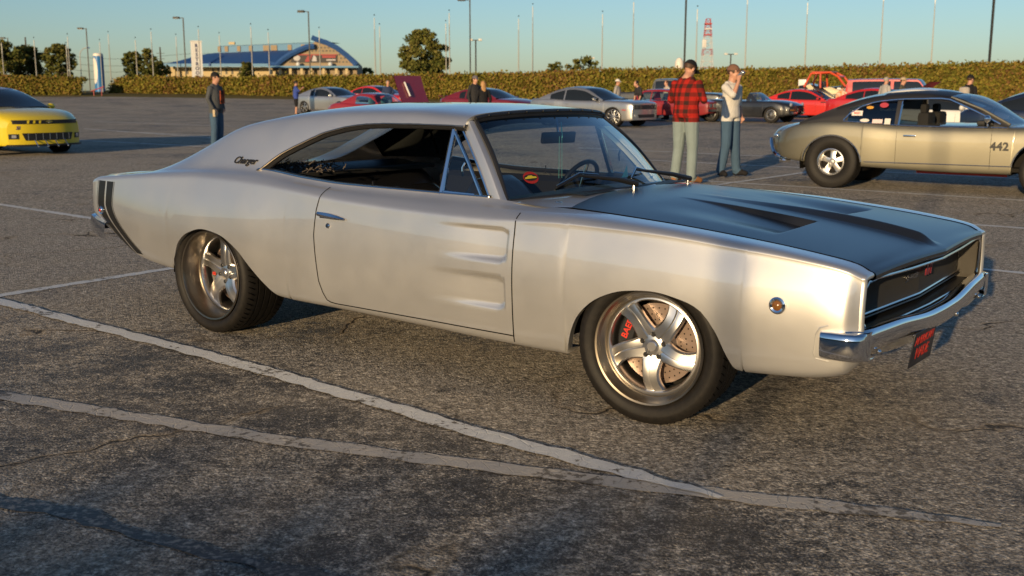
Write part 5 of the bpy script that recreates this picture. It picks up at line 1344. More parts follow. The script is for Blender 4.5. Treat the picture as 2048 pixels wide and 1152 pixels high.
MB().tube([(-2.10, -.70, .37), (-2.26, -.74, .37)], .035, 10).build('exhaust_tip', CHROME, od)
P_ = [[(x, y, f['zsh'](x)-.015) for y in np.linspace(-.80, .80, 5)] for x in (-1.6, -1.0, -.4, .2, .8)]
MB().grid(np.array(P_)).build('cabin_floor', BLACKTRIM, od)
for x, w_, n_ in ((-.25, .46, 2), (-.95, 1.2, 1)):
    for sg in ((-1, 1) if n_ == 2 else (0,)):
        MB().box((x, sg*.38, .98), (.16, w_, .24), bevel=.05).build('seat_back', CLOTH, od)
        if n_ == 2: MB().box((x-.03, sg*.38, 1.15), (.09, .22, .13), bevel=.035).build('headrest', CLOTH, od)
MB().box((.62, 0, .965), (.30, 1.3, .06), bevel=.02).build('dashboard', DASH, od)
MB().tube([(.45+.17*math.sin(a)*.4, .36+.18*math.cos(a), 1.0+.17*math.sin(a)) for a in np.linspace(0, 6.283, 20)], .012, 6, cap=False).build('steering_wheel', BLACKTRIM, od)
MB().tube([(1.10, -.62, .96), (1.10, -.64, 1.83)], .004, 5).build('antenna', TRIMCHROME, od)
for q, (dx, txt) in enumerate(((0, '442'),)):
    text_obj('side_number', txt, mat('black_print', (.012, .012, .012), .4), od, tuple(sp(.83, .66, -1, .004)), (1, 0, 0), (0, 0, 1), .15, .002, bold=.006, space=1.05)
def sticker(x, z, w, h, c, txt=None, tc=None, rnd=False):
    y = -(.918-.40*(z-.93))-.008; up = Vector((0, .40, 1)).normalized(); n_ = 14
    pts = [(x+w/2*math.cos(a)*(1 if rnd else 1/max(abs(math.cos(a)), abs(math.sin(a)))), h/2*math.sin(a)*(1 if rnd else 1/max(abs(math.cos(a)), abs(math.sin(a))))) for a in np.linspace(math.pi/4, math.pi*2+math.pi/4, 33 if rnd else 5)[:-1]]
    o = MB().add([(a, y+up.y*b_, z+up.z*b_) for a, b_ in pts], [tuple(range(len(pts)))]).build('window_sticker', mat('sticker_%d' % int(sum(c)*1000), c, .5), od, smooth=False)
    if txt: text_obj('print', txt, mat('print_%d' % int(sum(tc)*1000), tc, .5), o, (x, y-.003, z), (1, 0, 0), tuple(up), h*.62, .0005, bold=.001)
sticker(-1.10, 1.085, .15, .075, (.70, .62, .58), 'MSD', (.55, .04, .03)); sticker(-.93, 1.165, .10, .045, (.50, .25, .03), None, None, True); sticker(-.74, 1.20, .12, .075, (.35, .03, .05), None, None, True)
sticker(-.98, .985, .13, .05, (.62, .58, .52), None, None, True); sticker(-.80, .975, .14, .06, (.66, .52, .50), None, None); sticker(-.66, .975, .08, .085, (.62, .60, .55), None, None)
MB().tube([(-.3, -.55, .27), (.9, -.55, .26)], .03, 6).build('traction_bar', RED, od)
# ================================================================== PEOPLE
SKIN = mat('skin', (.46, .24, .16), .55); 
def cloth(name, c, scale=18, bump=.35, c2=None):
    if name in MATS: return MATS[name]
    m = mat(name, c, .85, spec=.2); t = NT(m); co = t.coords('Object', (1, 1, .45)); n_ = t.noise(co, scale, 4, .6, .8)
    t.link(t.bump(n_, bump, .04), t.b.inputs['Normal'])
    if c2: t.link(t.mix(t.ramp(t.noise(t.coords(), 9, 4), [(.45, (0,)*3), (.6, (1,)*3)]), c, c2), t.b.inputs['Base Color'])
    else: t.link(t.mix(t.noise(t.coords(), 5, 4), tuple(.8*x for x in c), tuple(min(1, 1.15*x) for x in c)), t.b.inputs['Base Color'])
    return m
PLAID = mat('plaid_flannel', (.4, .03, .02), .85, spec=.2); t = NT(PLAID); sx = t.new('ShaderNodeSeparateXYZ'); t.link(t.coords(), sx.inputs[0])
def band(v, per):
    s_ = t.math('FRACT', t.math('MULTIPLY', v, 1/per)); return t.ramp(s_, [(.44, (0,)*3), (.50, (1,)*3), (.94, (1,)*3), (.99, (0,)*3)])
hx = band(t.math('ADD', t.math('ADD', sx.outputs[1], t.math('MULTIPLY', sx.outputs[0], .6)), 3.0), .125); hz_ = band(t.math('ADD', sx.outputs[2], 3.0), .125)
both = t.math('MULTIPLY', hx, hz_); one = t.math('SUBTRACT', t.math('MAXIMUM', hx, hz_), both)
t.link(t.mix(both, t.mix(one, (.33, .016, .011), (.15, .013, .010)), (.035, .014, .012)), t.b.inputs['Base Color']); t.link(t.bump(t.noise(t.coords('Object', (1, 1, .4)), 9, 3, .6, .8), .5, .06), t.b.inputs['Normal'])
DENIM_L = cloth('pale_denim', (.20, .25, .25)); DENIM_D = cloth('blue_denim', (.055, .10, .16)); BLACKCLOTH = cloth('black_cloth', (.014, .014, .016)); 
SHOEBROWN = cloth('tan_leather', (.26, .12, .05), 30, .1); SHOEBLACK = cloth('black_canvas', (.015, .015, .017), 30, .1)
HAIR = {'brown': mat('hair_brown', (.06, .03, .016), .6), 'black': mat('hair_black', (.012, .010, .010), .6), 'blond': mat('hair_blond', (.38, .21, .08), .6), 'grey': mat('hair_grey', (.30, .27, .24), .6)}
VOX = .018
def person(label, loc, face, top, legs, shoes, pose=None, h=1.78, build=1.0, cap=None, capm=None, hair='brown', sleeves='long', shorts=False, longhair=False, group=None, hem=.885, vox=VOX, head_turn=0.0, nod=0.0, lean=0.0, skin=SKIN, extras=None):
    """one continuous body; faces +X before turning by face"""
    k = h/1.78; e = empty('person', loc, face); tag(e, label, 'person', group)
    J = dict(pel=(0, 0, .97), wst=(.0, 0, 1.10), chs=(.015, 0, 1.32), nck=(.005, 0, 1.50), hd=(.03, 0, 1.63), trp=(0, 0, 1.46))
    for s_, n_ in ((1, 'L'), (-1, 'R')):
        J.update({'hp'+n_: (0, s_*.095, .93), 'kn'+n_: (.015, s_*.115, .51), 'an'+n_: (-.02, s_*.125, .09), 'toe'+n_: (.15, s_*.155, .045),
                  'sh'+n_: (.0, s_*.178, 1.415), 'el'+n_: (-.03, s_*.265, 1.16), 'wr'+n_: (.05, s_*.275, .92), 'hn'+n_: (.075, s_*.27, .84)})
    J.update(pose or {}); J = {a: Vector(b_)*k for a, b_ in J.items()}
    if lean:
        for a in J:
            if a[:2] not in ('kn', 'an', 'to', 'hp') and a != 'pel':
                d = J[a]-J['pel']; J[a] = J['pel']+Matrix.Rotation(lean, 3, 'Y') @ d
    b = build; mb = MB(); SEG = []
    def limb(a, c, r0, r1, mid, m_, n=10):
        A, C = J[a] if isinstance(a, str) else a, J[c] if isinstance(c, str) else c
        mb.tube([A+(A-C).normalized()*r0*.4, A, A.lerp(C, .35), A.lerp(C, .7), C, C+(C-A).normalized()*r1*.4], [r0*.7, r0, (r0*.65+r1*.35)*mid, (r0*.3+r1*.7)*mid, r1, r1*.7], n)
        SEG.append((A, C, (r0+r1)/2, m_))
    T_, L_, S_, K_ = 0, 1, 2, 3      # top, legs, shoes, skin
    # torso as stacked ellipses
    prof = [('pel', 0, -.04*k, .125, .165), ('pel', 0, 0, .130*b, .180*b), ('wst', 0, 0, .122*b, .165*b), ('chs', 0, -.08*k, .128*b, .180*b), ('chs', 0, .04*k, .125, .200), ('chs', -.005, .12*k, .092, .150), ('nck', -.01, -.03*k, .062, .075)]
    P_ = []
    for nm, dx, dz, rx, ry in prof:
        c = J[nm]+Vector((dx, 0, dz)); P_.append([(c.x+rx*k*math.cos(a), c.y+ry*k*math.sin(a), c.z) for a in np.linspace(0, 2*math.pi, 21)[:-1]])
    base = len(mb.v); n_ = 20; F = [tuple(base+j for j in range(n_-1, -1, -1)), tuple(base+(len(P_)-1)*n_+j for j in range(n_))]
    mb.v += [q for r_ in P_ for q in r_]; F += [(base+i*n_+j, base+i*n_+(j+1) % n_, base+(i+1)*n_+(j+1) % n_, base+(i+1)*n_+j) for i in range(len(P_)-1) for j in range(n_)]; mb.f += F; mb.mi += [0]*len(F)
    SEG.append((J['wst']-Vector((0, 0, .18*k)), J['nck']-Vector((0, 0, .15*k)), .13*k, T_)); SEG.append((J['nck']-Vector((0, .10*k, .07*k)), J['nck']-Vector((0, -.10*k, .07*k)), .055*k, T_))
    legm = L_
    for n_ in 'LR':
        limb('hp'+n_, 'kn'+n_, .102*k*b, .082*k, 1.0, L_); limb('kn'+n_, 'an'+n_, (.080 if not shorts else .056)*k, (.072 if not shorts else .040)*k, 1.0, K_ if shorts else L_)
        A = J['an'+n_]; t_ = J['toe'+n_]; bk_ = A+(A-t_).normalized()*.055*k; bk_.z = t_.z
        mb.tube([bk_, Vector((A.x, A.y, t_.z+.01)), A.lerp(t_, .6), t_, t_+(t_-bk_).normalized()*.03*k], [.035*k, .050*k, .048*k, .042*k, .02*k], 10); SEG.append((bk_, t_, .05*k, S_)); mb.tube([A, Vector((A.x, A.y, t_.z))], .045*k, 8)
        sl = {'long': (T_, T_), 'short': (T_, K_), 'half': (T_, K_)}[sleeves]
        limb('sh'+n_, 'el'+n_, .066*k*b, .052*k, 1.0, sl[0]); limb('el'+n_, 'wr'+n_, (.050 if sleeves == 'long' else .042)*k, (.040 if sleeves == 'long' else .028)*k, 1.0, sl[1])
        if sleeves == 'short': SEG.append((J['sh'+n_].lerp(J['el'+n_], .85), J['el'+n_], .05*k, K_))
        # hand: palm, four fingers and thumb
        w, hn = J['wr'+n_], J['hn'+n_]; d = (hn-w).normalized(); sd = d.cross(Vector((1, 0, 0)) if abs(d.x) < .8 else Vector((0, 0, 1))).normalized(); up_ = sd.cross(d)
        mb.tube([w, w.lerp(hn, .5), hn], [.028*k, .036*k, .034*k], 8); SEG.append((w, hn+d*.08*k, .03*k, K_))
        for i_, (o_, ln) in enumerate(((-.027, .062), (-.009, .074), (.009, .070), (.026, .054))):
            r0 = hn+up_*o_*k; mb.tube([r0, r0+d*ln*.5*k, r0+d*ln*k+sd*.022*k], [.0105*k, .010*k, .0085*k], 6)
        mb.tube([w.lerp(hn, .35)+up_*.025*k, hn+up_*.050*k, hn+up_*.052*k+d*.03*k], [.013*k, .012*k, .009*k], 6)
    # neck and head
    N, Hd = J['nck'], J['hd']; mb.tube([N-Vector((0, 0, .07*k)), N, Hd-Vector((.01, 0, .05*k))], [.078*k, .064*k, .058*k], 10); mb.tube([J['shL'].lerp(N, .25)+Vector((-.01, 0, .02*k)), N-Vector((.015, 0, .045*k)), J['shR'].lerp(N, .25)+Vector((-.01, 0, .02*k))], [.045*k, .06*k, .045*k], 8); SEG.append((N, N+Vector((0, 0, .03*k)), .05*k, K_))
    Rm = Matrix.Rotation(head_turn, 3, 'Z') @ Matrix.Rotation(nod, 3, 'Y'); hp = lambda x, y, z: Hd+Rm @ (Vector((x, y, z))*k)
    for c, r_ in (((-.012, 0, .035), (.094, .076, .088)), ((.018, 0, -.035), (.072, .062, .078)), ((.045, 0, -.085), (.035, .036, .028)), ((.090, 0, -.022), (.020, .014, .022)), ((.078, 0, -.062), (.016, .026, .010)), ((.072, 0, .012), (.018, .050, .012)), ((-.01, .078, -.01), (.020, .012, .032)), ((-.01, -.078, -.01), (.020, .012, .032))):
        q = hp(*c); b0 = len(mb.v); mb.ball((0, 0, 0), tuple(v*k for v in r_), 14, 10); mb.v[b0:] = [tuple(q+Rm @ Vector(v)) for v in mb.v[b0:]]
    SEG.append((hp(0, 0, -.06), hp(0, 0, .05), .09*k, K_))
    me = bpy.data.meshes.new('tmp'); me.from_pydata(mb.v, [], mb.f); o = bpy.data.objects.new('tmp', me); col.objects.link(o)
    md = o.modifiers.new('r', 'REMESH'); md.mode = 'VOXEL'; md.voxel_size = vox; md.use_smooth_shade = True
    m2 = o.modifiers.new('s', 'SMOOTH'); m2.factor = .5; m2.iterations = 3
    dg = bpy.context.evaluated_depsgraph_get(); nm = bpy.data.meshes.new_from_object(o.evaluated_get(dg)); bpy.data.objects.remove(o)
    n_ = len(nm.polygons); c = np.zeros(n_*3); nm.polygons.foreach_get('center', c); c = c.reshape(-1, 3); best = np.full(n_, 1e9); mi = np.zeros(n_, int); si = np.zeros(n_, int)
    for A, C, r_, m_ in SEG:
        A0, C0 = A, C; A, C = np.array(A), np.array(C); d = C-A; t_ = np.clip(((c-A) @ d)/max(1e-9, d @ d), 0, 1); dist = np.linalg.norm(c-(A+t_[:, None]*d), axis=1)-r_
        w = dist < best; best[w] = dist[w]; mi[w] = m_; si[w] = SEG.index((A0, C0, r_, m_))
    hz0 = J['pel'].z-(.97-hem)*k; hem_m = (mi == L_) & (c[:, 2] > hz0) & (np.abs(c[:, 1]) < .32*k) & (lean == 0); mi[hem_m] = T_
    mi[(si == 0) & (c[:, 2] < hz0)] = L_
    if shorts: mi[(mi == K_) & (c[:, 2] > .50*k) & (c[:, 2] < .70*k) & (np.abs(c[:, 1]) < .2*k)] = L_
    nm.materials.clear()
    for m_ in (top, legs, shoes, skin): nm.materials.append(m_)
    nm.polygons.foreach_set('material_index', mi); nm.polygons.foreach_set('use_smooth', [True]*n_); nm.update(); nm.name = 'body'
    link(bpy.data.objects.new('body', nm), e)
    def shellpiece(name, rows, m_):
        P_ = [[tuple(hp(*q)) for q in r_] for r_ in rows]; return MB().grid(np.array(P_)).build(name, m_, e, fix=True, sharp=60)
    # hair as a close shell on the back and top of the skull
    rows = []
    for i in range(9):
        ph = i/8*(2.15 if not cap else 2.2); rows.append([])
        for j in range(17):
            a = -math.pi*.72+math.pi*1.44*j/16+math.pi; f_ = 1.0 if i < 7 else .985
            rows[-1].append((-.014+.101*math.sin(ph)*math.cos(a)*f_, .082*math.sin(ph)*math.sin(a)*f_, .035+.094*math.cos(ph)))
    shellpiece('hair', rows, HAIR[hair])
    if longhair:
        rows = [[(-.06+.05*math.cos(a)*(1+.1*math.sin(i+j))-.02*i/9, .085*math.sin(a)*(1+.05*i/9+.04*math.sin(3*j+i)), .06-.042*i-.012*math.sin(2*j)) for j, a in enumerate(np.linspace(math.pi*.35, math.pi*1.65, 15))] for i in range(11)]
        shellpiece('long_hair', rows, HAIR[hair])
    if cap:
        rows = []
        for i in range(8):
            ph = .02+i/7*1.52; rows.append([(-.012+.106*math.sin(ph)*math.cos(a), .089*math.sin(ph)*math.sin(a), .038+.100*math.cos(ph)) for a in np.linspace(0, 2*math.pi, 25)])
        shellpiece('cap_crown', rows, capm)
        rows = [[(.085+d_*math.cos(a*.9)*1.0, (.080+.012*d_/.07)*math.sin(a)/1.0, .040-.022*(d_/.075)-.012*abs(math.sin(a))) for a in np.linspace(-1.15, 1.15, 11)] for d_ in (0, .03, .06, .078)]
        P1 = np.array(rows); top_ = P1.copy(); top_[..., 2] += .006
        shellpiece('cap_brim', np.concatenate([P1, top_[::-1]], 0).tolist(), capm if cap != 'duo' else BLACKCLOTH)
    if extras: extras(e, J, hp, k)
    return e
g_ = None
# man in plaid, seen from behind, head bowed over his hands
person('man in red and black plaid shirt and pale jeans with head bowed', put(1368, 363), R(48), PLAID, DENIM_L, SHOEBROWN,
    pose=dict(elL=(.02, .28, 1.17), wrL=(.24, .16, 1.20), hnL=(.30, .10, 1.22), elR=(.02, -.28, 1.17), wrR=(.24, -.14, 1.20), hnR=(.30, -.08, 1.22), hd=(.075, 0, 1.605), anL=(-.02, .15, .09), toeL=(.15, .19, .045), anR=(-.04, -.14, .09), toeR=(.13, -.19, .045)),
    h=1.90, build=1.14, cap='y', capm=BLACKCLOTH, hair='brown', hem=.87, nod=R(28), vox=.013, head_turn=R(-10))
def can(e, J, hp, k):
    q = J['hnR']+Vector((.035, .02, .035)); M_ = Matrix.Rotation(R(65), 3, 'Y'); o = MB().lathe([(0, -.06), (.030, -.058), (.033, -.05), (.033, .05), (.027, .06), (0, .058)], 16, 'Z').build('beer_can', mat('can_silver', (.6, .6, .58), .25, .9), None); o.location = e.matrix_basis @ q; o.rotation_euler = (0, R(55), e.rotation_euler[2]); tag(o, 'small silver drink can raised to the mouth of the man in white', 'can')
    for s_ in (-1, 1): MB().tube([tuple(hp(.085, s_*.034+.02*math.cos(a), .010+.016*math.sin(a))) for a in np.linspace(0, 6.28, 11)], .002, 4, cap=False).build('glasses_rim', BLACKTRIM, e); MB().tube([tuple(hp(.085, s_*.054, .012)), tuple(hp(-.01, s_*.082, .012))], .002, 4).build('glasses_arm', BLACKTRIM, e)
TEE = cloth('white_tee', (.55, .53, .49), 9, .5)
person('man in white t-shirt and brown cap drinking from a can', put(1457, 349.5), R(-48), TEE, DENIM_D, SHOEBLACK,
    pose=dict(elR=(.20, -.22, 1.27), wrR=(.205, -.10, 1.50), hnR=(.165, -.055, 1.575), elL=(-.05, .27, 1.15), wrL=(.03, .24, .94), hnL=(.06, .21, .89), anL=(.02, .17, .09), toeL=(.18, .22, .045), anR=(-.06, -.14, .09), toeR=(.09, -.20, .045)),
    h=1.83, cap='y', capm=cloth('brown_cap', (.17, .09, .06)), sleeves='short', hem=.88, vox=.013, head_turn=R(8), extras=can)
def jacket(e, J, hp, k):
    MB().box((.16, .03, 1.22), (.03, .16, .30), bevel=.01).build('shirt_print', cloth('flame_print', (.30, .06, .02), 20, .1, (.03, .015, .012)), e); MB().box((.10, -.20, .86), (.06, .10, .16), bevel=.01).build('papers', cloth('paper', (.45, .36, .24)), e)
    rows = [[(-.012+.109*math.sin(ph)*math.cos(a), .092*math.sin(ph)*math.sin(a), .040+.102*math.cos(ph)) for a in np.linspace(-.1, 1.3, 8)] for ph in (.1, .6, 1.1)]
    MB().grid(np.array([[tuple(hp(*q)) for q in r_] for r_ in rows])).build('cap_panel', cloth('lime', (.22, .42, .05)), e)
person('man in grey jacket, jeans and green panelled cap standing alone', put(436, 299), R(-18), cloth('grey_jacket', (.075, .08, .085)), DENIM_D, SHOEBLACK,
    pose=dict(wrL=(.06, .22, .95), hnL=(.08, .18, .90), wrR=(.07, -.22, .95), hnR=(.09, -.17, .90)), h=1.80, build=1.1, cap='duo', capm=BLACKCLOTH, hem=.84, extras=jacket)
person('man in royal blue polo and black shorts photographing the silver fastback', put(593, 229), R(15), cloth('royal_blue', (.04, .07, .28)), BLACKCLOTH, SHOEBLACK,
    pose=dict(elR=(.15, -.25, 1.22), wrR=(.33, -.10, 1.38), hnR=(.40, -.06, 1.41), elL=(.15, .25, 1.22), wrL=(.33, .10, 1.38), hnL=(.40, .06, 1.41)), h=1.80, build=1.15, hair='black', sleeves='short', shorts=True, hem=.84)
person('man in navy shirt looking down beside the tipped red hood', put(777, Y=50), R(-70), cloth('navy_shirt', (.03, .045, .10)), DENIM_D, SHOEBLACK, pose=dict(elR=(.05, -.25, 1.18), wrR=(.22, -.08, 1.10), hnR=(.28, -.03, 1.08), elL=(.05, .25, 1.18), wrL=(.22, .08, 1.08), hnL=(.28, .03, 1.06)), h=1.78, hair='grey', nod=R(15))
person('bearded man in dark jacket and grey cap behind the blond woman', put(950, Y=36.6), R(-45), cloth('dark_jacket', (.03, .03, .033)), DENIM_D, SHOEBLACK, h=1.84, cap='y', capm=cloth('grey_cap', (.13, .12, .14)))
person('woman with long blond hair and black jacket seen from behind', put(967, Y=35.8), R(115), BLACKCLOTH, DENIM_D, SHOEBLACK, h=1.66, hair='blond', longhair=True)
person('man in pale grey sweater and white cap by the grey muscle coupe', put(1233, Y=46), R(-20), cloth('pale_sweater', (.32, .30, .28)), DENIM_D, SHOEBLACK, h=1.80, build=1.1, cap='y', capm=cloth('white_cap', (.62, .60, .56)))
person('man in dark t-shirt leaning over the grey hood', put(1283, Y=43.5), R(200), cloth('dark_tee', (.03, .03, .034)), DENIM_D, SHOEBLACK, pose=dict(elR=(.1, -.25, 1.2), wrR=(.25, -.2, 1.0), hnR=(.3, -.18, .94), elL=(.1, .25, 1.2), wrL=(.25, .2, 1.0), hnL=(.3, .18, .94)), h=1.78, lean=R(22), hair='black', sleeves='short')
person('man in cream shirt and black trousers half hidden by the plaid shirt', put(1332, 238), R(200), cloth('cream_shirt', (.42, .38, .33)), BLACKCLOTH, SHOEBLACK, h=1.78, sleeves='short')
person('person in orange and white tie-dye shirt', put(1681, Y=46), R(60), cloth('tie_dye', (.55, .45, .36), 9, .3, (.62, .20, .06)), DENIM_D, SHOEBLACK, h=1.55, sleeves='short', hair='brown')
person('man in grey t-shirt and red cap beside the tie-dye shirt', put(1696, Y=47), R(40), cloth('grey_tee', (.26, .25, .23)), DENIM_D, SHOEBLACK, h=1.74, cap='y', capm=cloth('red_cap', (.45, .03, .025)), sleeves='short')
person('bald man in light grey t-shirt watching the red cars', put(1766, Y=39), R(20), cloth('light_tee', (.36, .34, .32)), DENIM_D, SHOEBLACK, h=1.82, build=1.12, hair='grey', sleeves='short')
person('man in olive t-shirt and tan cap next to the raised hood', put(1799, Y=38.5), R(-30), cloth('olive_tee', (.075, .07, .055)), DENIM_D, SHOEBLACK, h=1.80, cap='y', capm=cloth('tan_cap', (.40, .32, .22)), sleeves='short')
def pack(e, J, hp, k): MB().box((-.18, 0, 1.25), (.17, .28, .40), bevel=.075).build('backpack', cloth('pale_pack', (.42, .38, .34)), e)
person('person in black hoodie carrying a pale backpack', put(1931, Y=30.5), R(25), BLACKCLOTH, DENIM_D, SHOEBLACK, h=1.80, cap='y', capm=BLACKCLOTH, extras=pack)
# ================================================================== MASTS, TREES, BUILDINGS BEYOND THE HEDGE
POLEWHITE = mat('flagpole_paint', (.30, .29, .26), .5); POLEDARK = mat('lamp_pole_bronze', (.022, .022, .020), .55); POLETOP = mat('pole_tip', (.50, .50, .47), .35); WOOD = mat('pole_wood', (.07, .06, .05), .9)
def zat(v, Y): return 1.42+(181.4-v)*Y*.995/2165
FLAG = [(11, 82), (76, 77), (143, 70), (139, 87), (206, 81), (224, 66), (277, 77), (309, 61), (358, 71), (403, 56), (444, 68), (507, 51), (541, 62), (642, 58), (752, 34), (762, 51), (893, 45), (900, 25), (1037, 36), (1065, 13), (1203, 27), (1264, 4), (1390, 17), (1488, -14), (1607, 5), (1756, -22), (1858, -16)]
FLAB = {11: 'by the first lamp and the edge tree', 76: 'between the dense dark tree and the open crowned tree', 206: 'right behind the painted can tower', 224: 'just right of the painted can tower', 277: 'in front of the small round dark tree', 309: 'beside the tall tufted tree', 403: 'rising right behind the restroom sign tower', 642: 'in front of the arched end wall', 893: 'shorter of the pair right of the round oak', 900: 'taller of the pair right of the round oak', 1390: 'left of the lattice radio mast', 1488: 'just right of the man in white', 752: 'taller of the pair between hall and oak', 762: 'shorter of the pair between hall and oak'}
for i, (u, v) in enumerate(FLAG):
    Y = 128+(i*37 % 11)-(u/2048)*22; x, _, z0 = put(u, Y=Y); top = zat(v, Y); e = empty('flagpole', (x, Y, z0)); tag(e, 'bare pale flagpole '+FLAB[u] if u in FLAB else 'bare pale flagpole standing clear against the sky beyond the hedge', 'flagpole', 'bare flagpoles beyond the hedge')
    H_ = top-z0; MB().tube([(0, 0, -.2), (0, 0, H_*.5), (0, 0, H_-.7)], [.075, .06, .04], 8).build('pole', POLEWHITE, e)
    MB().tube([(0, 0, H_-1.6), (0, 0, H_-.4)], .048, 8).build('sleeve', POLETOP, e); MB().ball((0, 0, H_-.1), .075, 8, 6).build('finial', POLEDARK, e)
def lamp(u, v, H_=11.0, label='', side=-1, Y=None):
    Y = Y or (H_-1.42+1.0)*2165/(181.4-v); x, _, z0 = put(u, Y=Y); e = empty('lot_lamp', (x, Y, z0)); tag(e, label, 'lamp post', 'dark lot lamps')
    MB().box((0, 0, H_/2-.1), (.15, .15, H_+.2)).build('pole', POLEDARK, e); MB().box((side*.35, 0, H_-.05), (.6, .10, .10)).build('arm', POLEDARK, e); hd_ = MB().box((side*1.0, 0, H_-.02), (.95, .55, .30), bevel=.06).build('lamp_head', POLEDARK, e); MB().box((side*1.0, 0, H_-.175), (.8, .42, .02)).build('lens', LAMPGLASS, hd_)
lamp(24, 81, label='dark lot lamp over the trees at the far end of the hedge'); lamp(181, 63, label='dark lot lamp beside the blue and white can tower'); lamp(374, 43, label='dark lot lamp in front of the restroom sign tower'); lamp(622, 31, label='dark lot lamp before the arched end wall of the hall'); lamp(941, 9, label='tall dark lot lamp by the twin-headed floodlight')
lamp(1367, -26, label='tall dark lot lamp behind the man in plaid', Y=98); lamp(1973, -50, label='tall dark lot lamp behind the antenna of the vinyl roofed coupe', Y=84)
def floodlight(u, v, Y, label, w=1.6):
    x, _, z0 = put(u, Y=Y); H_ = zat(v, Y)-z0; e = empty('floodlight', (x, Y, z0)); tag(e, label, 'lamp post'); MB().tube([(0, 0, -.2), (0, 0, H_)], .10, 8).build('pole', POLEDARK, e); MB().box((0, 0, H_), (w, .12, .12)).build('crossarm', POLEDARK, e)
    for s_ in (-1, 1): MB().box((s_*w*.42, 0, H_+.05), (w*.3, .4, .3), bevel=.05).build('lamp_head', POLETOP, e)
floodlight(952, 84, 150, 'small twin-headed floodlight beside the tall dark lamp', 1.5); floodlight(1177, 119, 180, 'short twin-headed floodlight showing over the hedge', 1.6); floodlight(1459, 111, 170, 'thin floodlight showing between the two men', 1.8)
# kinked street light, wooden power poles with wires
x, Y, z0 = put(165, Y=150); e = empty('street_light', (x, Y, z0)); tag(e, 'slim street light with curved arm and glinting lens', 'lamp post'); H_ = zat(104, 150)-z0
MB().tube([(0, 0, -.2), (0, 0, H_-.6), (.15, 0, H_-.1), (.5, 0, H_+.25), (1.0, 0, H_+.4)], .06, 6).build('pole', POLEWHITE, e); MB().ball((1.2, 0, H_+.36), (.25, .12, .09)).build('lamp_head', CHROME, e)
tops = []
for u, v, Y in ((59, 78, 210), (325, 97, 230)):
    x, _, z0 = put(u, Y=Y); H_ = zat(v, Y)-z0; e = empty('power_pole', (x, Y, z0)); tag(e, 'dark wooden power pole behind the trees' if u < 100 else 'slender power pole left of the blue roof', 'power pole')
    MB().tube([(0, 0, -.2), (0, 0, H_)], [.22, .14], 8).build('pole', WOOD, e)
    for k in range(3): MB().box((0, 0, H_*(.62+.12*k)), (1.6, .12, .10)).build('crossarm', WOOD, e)
    tops.append((x, Y, z0+H_*.8))
for k, dz in enumerate((0, -1.4, -2.6)):
    a, b_ = Vector(tops[0]), Vector(tops[1]); pts = [a.lerp(b_, q)+Vector((0, 0, dz-1.2*math.sin(math.pi*q))) for q in np.linspace(-1.6, 2.2, 30)]
    tag(MB().tube(pts, .028, 4).build('power_line', WOOD), ('upper', 'middle', 'lower')[k]+' power line strung between the two power poles', 'cable')
# trees
tree('round_oak', *put(850, Y=150)[:2], 8.4, 6.6, 'round crowned oak standing alone beyond the hedge', 21, 9000, .20, crown_lo=.18)
tree('leafy_tree', *put(6, Y=135)[:2], 6.2, 6.4, 'dark leafy tree cut by the edge of the view beside a lamp', 22, 5000, .2); tree('leafy_tree', *put(60, Y=140)[:2], 5.8, 4.6, 'dense dark tree under the wooden power pole', 23, 5000, .19)
tree('leafy_tree', *put(122, Y=138)[:2], 6.1, 3.9, 'open crowned tree just left of the curved street light', 24, 4500, .18); tree('leafy_tree', *put(270, Y=170)[:2], 6.3, 3.4, 'small round dark tree left of the blue roofed hall', 25, 3500, .2); tree('leafy_tree', *put(301, Y=185)[:2], 7.3, 2.6, 'tall tufted tree beside the blue roofed hall', 26, 2600, .2, crown_lo=.35); tree('leafy_tree', *put(318, Y=190)[:2], 5.2, 4.0, 'low dark bush at the corner of the blue roofed hall', 27, 3000, .22, crown_lo=.1)
tree('leafy_tree', *put(495, Y=205)[:2], 5.6, 2.8, 'small tree in front of the cream wall of the hall', 28, 2500, .22, crown_lo=.2)
tree('leafy_tree', *put(1110, Y=180)[:2], 4.9, 3.0, 'low treetop peeping over the hedge', 29, 1500, .2, crown_lo=.2); tree('leafy_tree', *put(1165, Y=170)[:2], 5.4, 5.0, 'wide low treetop beside the short floodlight', 30, 2500, .2, crown_lo=.2); tree('leafy_tree', *put(735, Y=230)[:2], 5.0, 3.0, 'low dark bush at the right end of the hall', 31, 1500, .25, crown_lo=.1)
# painted can tower
x, Y, z0 = put(201, Y=165); e = empty('can_tower', (x, Y, z0)); tag(e, 'blue and white water tank painted like a drink can', 'tank'); zt_ = zat(109, 165)-z0; r_ = .72
MB().lathe([(0, 0), (r_, 0), (r_, zt_-.45), (r_*.9, zt_-.38)], 32).build('tank', mat('can_blue', (.02, .14, .36), .4), e); MB().lathe([(r_*.985, zt_-.42), (r_*1.0, zt_-.30), (r_*.9, zt_-.05), (r_*.8, zt_), (0, zt_)], 32).build('lid', mat('can_white', (.62, .58, .52), .5), e)
for nm, a0, a1, z_0, z_1, m_ in (('emblem', -2.95, -1.50, .22, .90, mat('can_white', (.62, .58, .52), .5)),):
    P_ = []
    for i in range(17):
        v = -1+2*i/16; hwid = math.sqrt(max(0, 1-v*v)); mid = (a0+a1)/2; P_.append([((r_+.012)*math.cos(mid+hwid*q*(a1-a0)/2), (r_+.012)*math.sin(mid+hwid*q*(a1-a0)/2), zt_*((z_0+z_1)/2)+v*zt_*(z_1-z_0)/2) for q in np.linspace(-1, 1, 9)])
    MB().grid(np.array(P_)).build(nm, m_, e)
